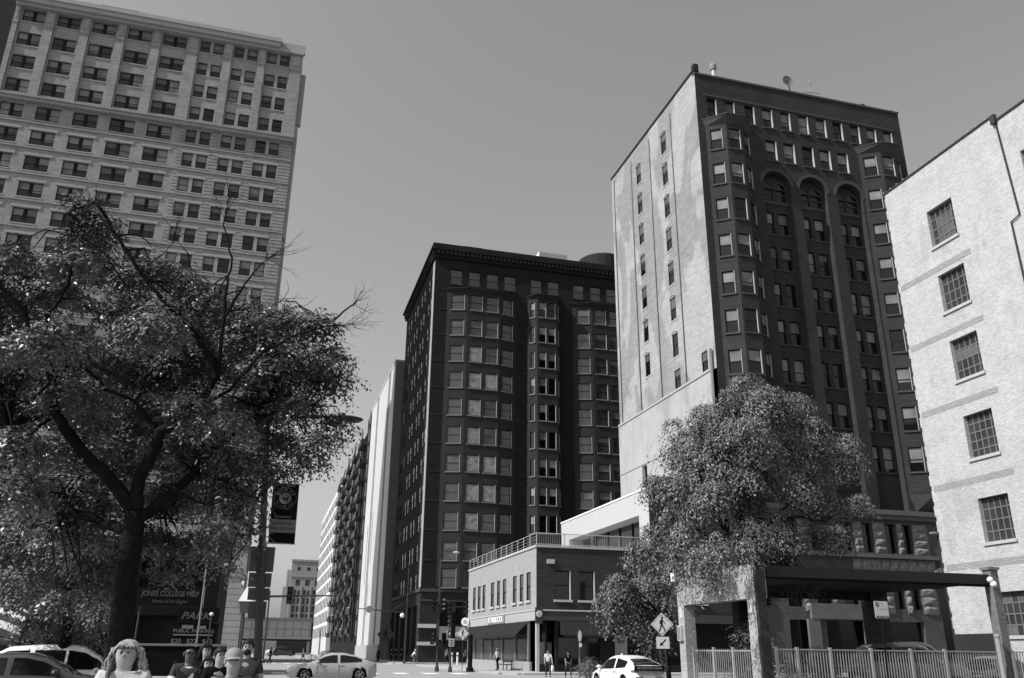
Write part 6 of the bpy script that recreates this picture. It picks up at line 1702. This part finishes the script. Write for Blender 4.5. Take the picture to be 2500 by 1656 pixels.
C3= [[23.32,37.0,14.3,0.74],[20.7,35.07,12.89,0.98],[19.98,31.19,11.59,0.97],[21.69,31.87,12.2,0.64],[19.34,34.87,12.12,0.87],[20.89,34.44,11.74,1.25],[23.37,35.58,12.01,1.1],[19.31,36.74,11.77,0.9],[18.25,32.2,10.07,1.15],[19.17,30.82,9.66,1.11],[25.0,36.7,11.99,1.04],[21.91,30.88,10.95,0.62],[26.08,36.41,11.79,0.93],[23.92,31.54,10.25,0.69],[27.82,35.98,11.08,0.45],[18.33,36.42,10.82,0.69],[17.85,34.32,9.76,0.83],[18.09,32.09,8.89,1.13],[20.57,32.92,9.2,1.18],[24.17,35.75,10.17,1.2],[23.21,31.02,9.36,0.62],[15.9,33.93,8.65,0.63],[16.37,33.12,8.36,0.7],[18.13,36.16,7.94,0.95],[16.83,31.34,7.49,0.92],[19.44,33.24,8.02,1.07],[23.19,33.91,8.34,1.03],[25.29,34.77,8.3,0.81],[26.27,34.08,8.53,0.54],[18.44,30.78,6.34,0.9],[20.31,31.69,6.37,0.94],[23.19,31.98,6.54,0.61],[15.65,33.62,6.49,0.78],[15.67,31.25,5.87,0.81],[14.44,32.86,5.68,0.59],[15.77,30.3,5.23,0.63],[18.91,33.39,5.57,0.87],[20.1,33.07,5.59,0.87],[21.1,32.51,5.32,0.78],[21.68,32.44,4.83,0.48],[20.57,33.65,4.89,0.53],[14.28,27.75,4.92,0.37],[15.73,28.3,5.25,0.39],[16.82,28.59,5.47,0.39],[14.6,27.35,4.59,0.37]]
C4= [[17.49,42.86,5.19,0.68],[18.98,44.52,4.82,0.93],[19.61,42.94,5.16,0.98],[21.61,44.75,6.34,0.92],[19.06,43.43,3.72,0.82],[18.0,43.94,4.03,0.54],[20.33,43.38,3.95,0.76],[21.55,44.05,4.86,0.78],[19.4,42.73,2.89,0.53],[17.27,43.51,4.71,0.32],[21.57,44.84,2.98,0.67]]
rng = np.random.default_rng(7)
def foliage(name, clumps, per_m2, size, aspect, droop, matname, parent, thick=0.5, jitter=0.25, dome=None, nn=0.42, spray=7):
    """leaves along short drooping twigs that leave each clump's centre; every leaf is its own small bent blade"""
    P = []; Dn = []; Nn = []
    for (cx, cy, cz, r) in clumps:
        ns = max(3, int(per_m2 * r * r))
        th = rng.uniform(0, 2 * PI, ns); zz = rng.uniform(-0.75 if dome is None else dome[0], 1, ns); s = np.sqrt(1 - zz ** 2)
        d = np.stack([s * np.cos(th), s * np.sin(th), zz * (0.85 if dome is None else dome[1])], 1)
        rad = r * rng.uniform(0.35, 1.12, ns) ** thick
        rad *= 1 + 0.3 * np.sin(3.1 * th + cx * 7) * np.cos(2.3 * zz + cz * 5)
        start = np.array([cx, cy, cz]) + d * rad[:, None]
        # twig direction: outward + down
        tw = d * np.array([1, 1, 0.45]) + np.array([0, 0, -droop]) + rng.normal(0, 0.35, (ns, 3))
        tw /= np.linalg.norm(tw, axis=1)[:, None]
        for k in range(spray):
            pos = start + tw * (k * size * 0.62) + np.array([0, 0, -1]) * (droop * 0.5 * (k * size * 0.4) ** 2 / max(size, .05)) + rng.normal(0, size * jitter, (ns, 3))
            side = rng.choice([-1.0, 1.0], ns)
            perp = np.cross(tw, [0, 0, 1.0]); perp /= (np.linalg.norm(perp, axis=1)[:, None] + 1e-6)
            ld = tw * 0.5 + perp * side[:, None] * 0.9 + rng.normal(0, 0.3, (ns, 3)) + np.array([0, 0, -droop * 0.8])
            ld /= np.linalg.norm(ld, axis=1)[:, None]
            P.append(pos); Dn.append(ld); Nn.append(d * 0.75 + np.array([0, 0, 0.65]))
    P = np.concatenate(P); D_ = np.concatenate(Dn); n = len(P)
    L_ = size * rng.uniform(0.6, 1.3, n)
    NR = np.concatenate(Nn) + rng.normal(0, nn, (n, 3)); NR /= np.linalg.norm(NR, axis=1)[:, None]
    D_ = D_ - NR * np.sum(D_ * NR, axis=1)[:, None] * 0.8; D_ /= (np.linalg.norm(D_, axis=1)[:, None] + 1e-6)
    wv = np.cross(D_, NR); wv /= (np.linalg.norm(wv, axis=1)[:, None] + 1e-6)
    W_l = (L_ * aspect)[:, None]; L2 = L_[:, None]
    up_ = np.cross(wv, D_)
    v0 = P; v1 = P + D_ * L2 * 0.45 + wv * W_l * 0.5 + up_ * L2 * 0.06; v2 = P + D_ * L2 - up_ * L2 * 0.12; v3 = P + D_ * L2 * 0.45 - wv * W_l * 0.5 + up_ * L2 * 0.06
    V = np.stack([v0, v1, v2, v3], 1).reshape(-1, 3) - np.array(world_of(parent))
    me = bpy.data.meshes.new(name)
    me.vertices.add(n * 4); me.vertices.foreach_set('co', V.astype(np.float32).ravel())
    me.loops.add(n * 4); me.loops.foreach_set('vertex_index', np.arange(n * 4, dtype=np.int32))
    me.polygons.add(n); me.polygons.foreach_set('loop_start', (np.arange(n) * 4).astype(np.int32)); me.polygons.foreach_set('loop_total', np.full(n, 4, np.int32))
    me.materials.append(M[matname]); me.update(calc_edges=True)
    o = bpy.data.objects.new(name, me); COL.objects.link(o); o.parent = parent
    return o, n
def wiggle(pts, amp, seg=4):
    out = []
    for (a, b) in zip(pts, pts[1:]):
        for i in range(seg):
            t = i / seg
            p = [a[j] + (b[j] - a[j]) * t for j in range(4)]
            if out: p = [p[0] + random.uniform(-amp, amp), p[1] + random.uniform(-amp, amp), p[2] + random.uniform(-amp, amp), p[3]]
            out.append(p)
    out.append(list(pts[-1])); return out
def branches(limbs, clumps, parent, amp=0.03, twigs=3, tr=0.018, name='limb', mtl='bark', reach=2.2):
    allp = []
    for i, l in enumerate(limbs):
        w = wiggle(l, amp)
        if i == 0: w = wiggle(l, amp * 0.4, 3)
        q = MB(); q.smooth = True
        q.tube([p[:3] for p in w], [p[3] for p in w], 10 if l[0][3] > 0.1 else 7)
        q.build('trunk' if i == 0 else name, M[mtl], parent)
        allp += [p for p in w if p[3] < 0.14]
    A_ = np.array([p[:3] for p in allp]); RR = [p[3] for p in allp]
    q = MB(); q.smooth = True
    for (cx, cy, cz, r) in clumps:
        for t in range(twigs):
            tgt = np.array([cx, cy, cz]) + rng.normal(0, r * 0.5, 3)
            dd = np.linalg.norm(A_ - tgt, axis=1) + (tgt[2] < A_[:, 2]) * 0.5
            k = int(np.argmin(dd)); s_ = A_[k]
            if dd[k] > reach * 1.5 + r: continue
            mid = s_ * 0.5 + tgt * 0.5 + rng.normal(0, 0.12, 3) + np.array([0, 0, 0.12])
            r0_ = min(RR[k] * 0.8, tr * 1.6)
            q.tube([s_, s_ * .7 + mid * .3 + rng.normal(0, .04, 3), mid, tgt * .6 + mid * .4 + rng.normal(0, .05, 3), tgt], [r0_, r0_ * .8, tr * .7, tr * .45, tr * .2], 5)
            for u_ in range(3):
                e = tgt + rng.normal(0, 1, 3) * r * 0.7; q.tube([mid * .3 + tgt * .7, (mid + tgt * 2 + e * 2) / 5 + rng.normal(0, .03, 3), e], [tr * .4, tr * .3, tr * .12], 4)
    o = q.build('twigs', M[mtl], parent); o['kind'] = 'stuff'

T1 = thing('elm_tree', 'large spreading tree with dark forked limbs and bare top twigs at the left', 'tree', (LIMBS[0][0][0], LIMBS[0][0][1], 0.1))
lim = LIMBS
lim[0] = [[lim[0][0][0] - .04, 19.0, 0.0, 0.42], [lim[0][0][0] + .01, 19.0, 0.55, 0.31]] + lim[0][1:]
branches(lim, C1, T1, 0.03, 3, 0.022)
o, n1 = foliage('crown', [(x + random.gauss(0, r * .3), y + random.gauss(0, r * .3), z + random.gauss(0, r * .3), r * random.uniform(.4, .72)) for x, y, z, r in C1 for _ in (0, 1, 2)], 720, 0.105, 0.52, 0.5, 'leaf_a', T1, thick=.2, dome=(-.25, .7), nn=.35); 
C1b = [(x, y + random.uniform(0.2, 2.8), z + random.uniform(-.4, .4), r * 0.8) for x, y, z, r in C1 if random.random() < .7]
o, n2 = foliage('crown', C1b, 330, 0.105, 0.52, 0.5, 'leaf_a', T1)
bare = MB(); bare.smooth = True
tips = [(l[-1], l[-2]) for l in LIMBS if l[-1][2] > 6.5]
for a, b in tips:
    for k in range(9):
        d0 = Vector(a[:3]) - Vector(b[:3]); d0.normalize()
        s_ = Vector(b[:3]).lerp(Vector(a[:3]), random.uniform(.1, 1)); dirv = (d0 + Vector((random.gauss(0, .5), random.gauss(0, .5), random.gauss(0.1, .4)))).normalized()
        L_ = random.uniform(.35, .95); pts = [s_]
        for j in range(4): dirv = (dirv + Vector((random.gauss(0, .2), random.gauss(0, .2), random.gauss(0, .15)))).normalized(); pts.append(pts[-1] + dirv * L_ / 4)
        bare.tube(pts, [.009, .007, .006, .004, .002], 4)
        for j in (1, 2, 3):
            e = (dirv + Vector((random.gauss(0, .8), random.gauss(0, .8), random.gauss(0, .6)))).normalized() * L_ * .35
            bare.tube([pts[j], pts[j] + e], [.004, .0015], 3)
tag(bare.build('bare_twigs', M['bark'], T1), kind='stuff')

T2 = thing('park_tree', 'paler fine-leaved tree filling the lower left corner behind the big tree', 'tree', (-5.6, 29.5, 0.1))
lim2 = [[[-5.6, 29.5, 0.0, .22], [-5.6, 29.5, 2.2, .17], [-5.8, 29.5, 3.4, .12]], [[-5.8, 29.5, 3.2, .1], [-7.4, 29.3, 5.6, .04]], [[-5.8, 29.5, 3.3, .1], [-4.6, 29.8, 5.2, .03]]]
branches(lim2, C2, T2, 0.05, 3, 0.02)
foliage('crown', C2, 520, 0.11, 0.5, 0.5, 'leaf_c', T2)

T3 = thing('locust_tree', 'rounded feathery tree with drooping sprays above the brick portal', 'tree', (19.4, 33.2, 0.1))
lim3 = [[[19.4, 33.2, 0.0, .2], [19.45, 33.2, 3.0, .16], [19.3, 33.3, 5.4, .13]],
        [[19.3, 33.3, 5.2, .11], [18.2, 33.4, 7.8, .08], [17.4, 33.6, 9.8, .03]], [[19.3, 33.3, 5.2, .12], [19.9, 33.6, 8.4, .08], [20.3, 33.8, 12.0, .02]],
        [[19.35, 33.3, 5.3, .1], [21.6, 33.8, 7.4, .07], [23.6, 34.0, 9.0, .02]], [[19.3, 33.3, 5.0, .08], [17.4, 32.8, 6.4, .05], [16.1, 32.5, 6.9, .02]],
        [[19.9, 33.6, 8.4, .06], [21.6, 34.5, 10.8, .02]], [[21.6, 33.8, 7.4, .05], [23.6, 33.0, 7.2, .02]]]
branches(lim3, C3, T3, 0.06, 3, 0.02, mtl='bark')
C3d = []
for x, y, z, r in C3:
    for k in range(2):
        C3d.append((x + random.gauss(0, r * .45), y + random.gauss(0, r * .7), z + random.gauss(0, r * .4), r * random.uniform(.34, .72)))
    C3d.append((x, y - .1, z, r * .62))
foliage('crown', C3d, 500, 0.15, 0.40, 1.1, 'leaf_b', T3, spray=7, jitter=.28, thick=.25, dome=(-.15, .6), nn=.36)
C3b = [(x, y + random.uniform(-1, 2.5), z + random.uniform(-.3, .2), r * 1.12) for x, y, z, r in C3 if random.random() < .8]
foliage('crown', C3b, 36, 0.16, 0.38, 1.0, 'leaf_b', T3, spray=8)

T4 = thing('locust_tree', 'smaller feathery tree low in front of the coffee shop, left of the portal', 'tree', (19.6, 41.5, 0.1))
lim4 = [[[19.7, 41.5, 0.0, .14], [19.6, 41.5, 2.4, .1], [19.2, 41.5, 3.8, .07]], [[19.2, 41.5, 3.6, .06], [17.8, 41.5, 4.9, .02]], [[19.4, 41.5, 3.2, .06], [20.6, 41.7, 5.8, .02]]]
branches(lim4, C4, T4, 0.05, 3, 0.016)
foliage('crown', [(x + random.gauss(0, .15), y + random.gauss(0, .4), z + random.gauss(0, .15), r * random.uniform(.5, .75)) for x, y, z, r in C4 for _ in (0, 1, 2)], 400, 0.165, 0.42, 1.0, 'leaf_b', T4, spray=9, thick=.15, dome=(0.0, .65), nn=.3)

def shrub(label, cx, cy, w, d, h, mtl='leaf_b', nm='shrub', per=420, size=.07, z0=.1):
    o = thing(nm, label, 'shrub', (cx, cy, z0))
    cl = [(cx + random.uniform(-w, w) * .5, cy + random.uniform(-d, d) * .5, z0 + h * random.uniform(.25, .75), random.uniform(.25, .42) * min(h, 1.2)) for _ in range(int(6 + w * 2.5))]
    q = MB()
    for c in cl: q.tube([(cx + (c[0] - cx) * .4, cy + (c[1] - cy) * .4, z0), (c[0], c[1], c[2])], [.025, .008], 4)
    q.build('stems', M['bark'], o)
    foliage('leaves', cl, per, size, .45, .35, mtl, o)
shrub('clipped leafy shrub behind the lit side fence of the portal', 18.6, 31.2, 1.2, 4.2, 1.3)
shrub('tall leafy shrub growing behind the left part of the front fence', 18.3, 30.4, 1.5, 1.0, 3.7, 'leaf_c')
shrub('low leafy shrub behind the front fence beside the portal pier', 20.0, 29.8, 2.4, .8, 2.0)
shrub('pale grassy shrub by the roof of the grey car', 24.6, 35.6, 1.8, .8, 2.3, 'leaf_c')
shrub('bushy planting beside the white hatchback in front of the shop', 19.45, 52, 1.0, .8, 1.3, 'leaf_c')
shrub('small bush on the right of the white hatchback', 18.0, 40.5, .8, .8, 1.35, 'leaf_c')
print('LEAVES', sum(len(o.data.polygons) for o in bpy.data.objects if o.type == 'MESH' and o.name.startswith('crown')))
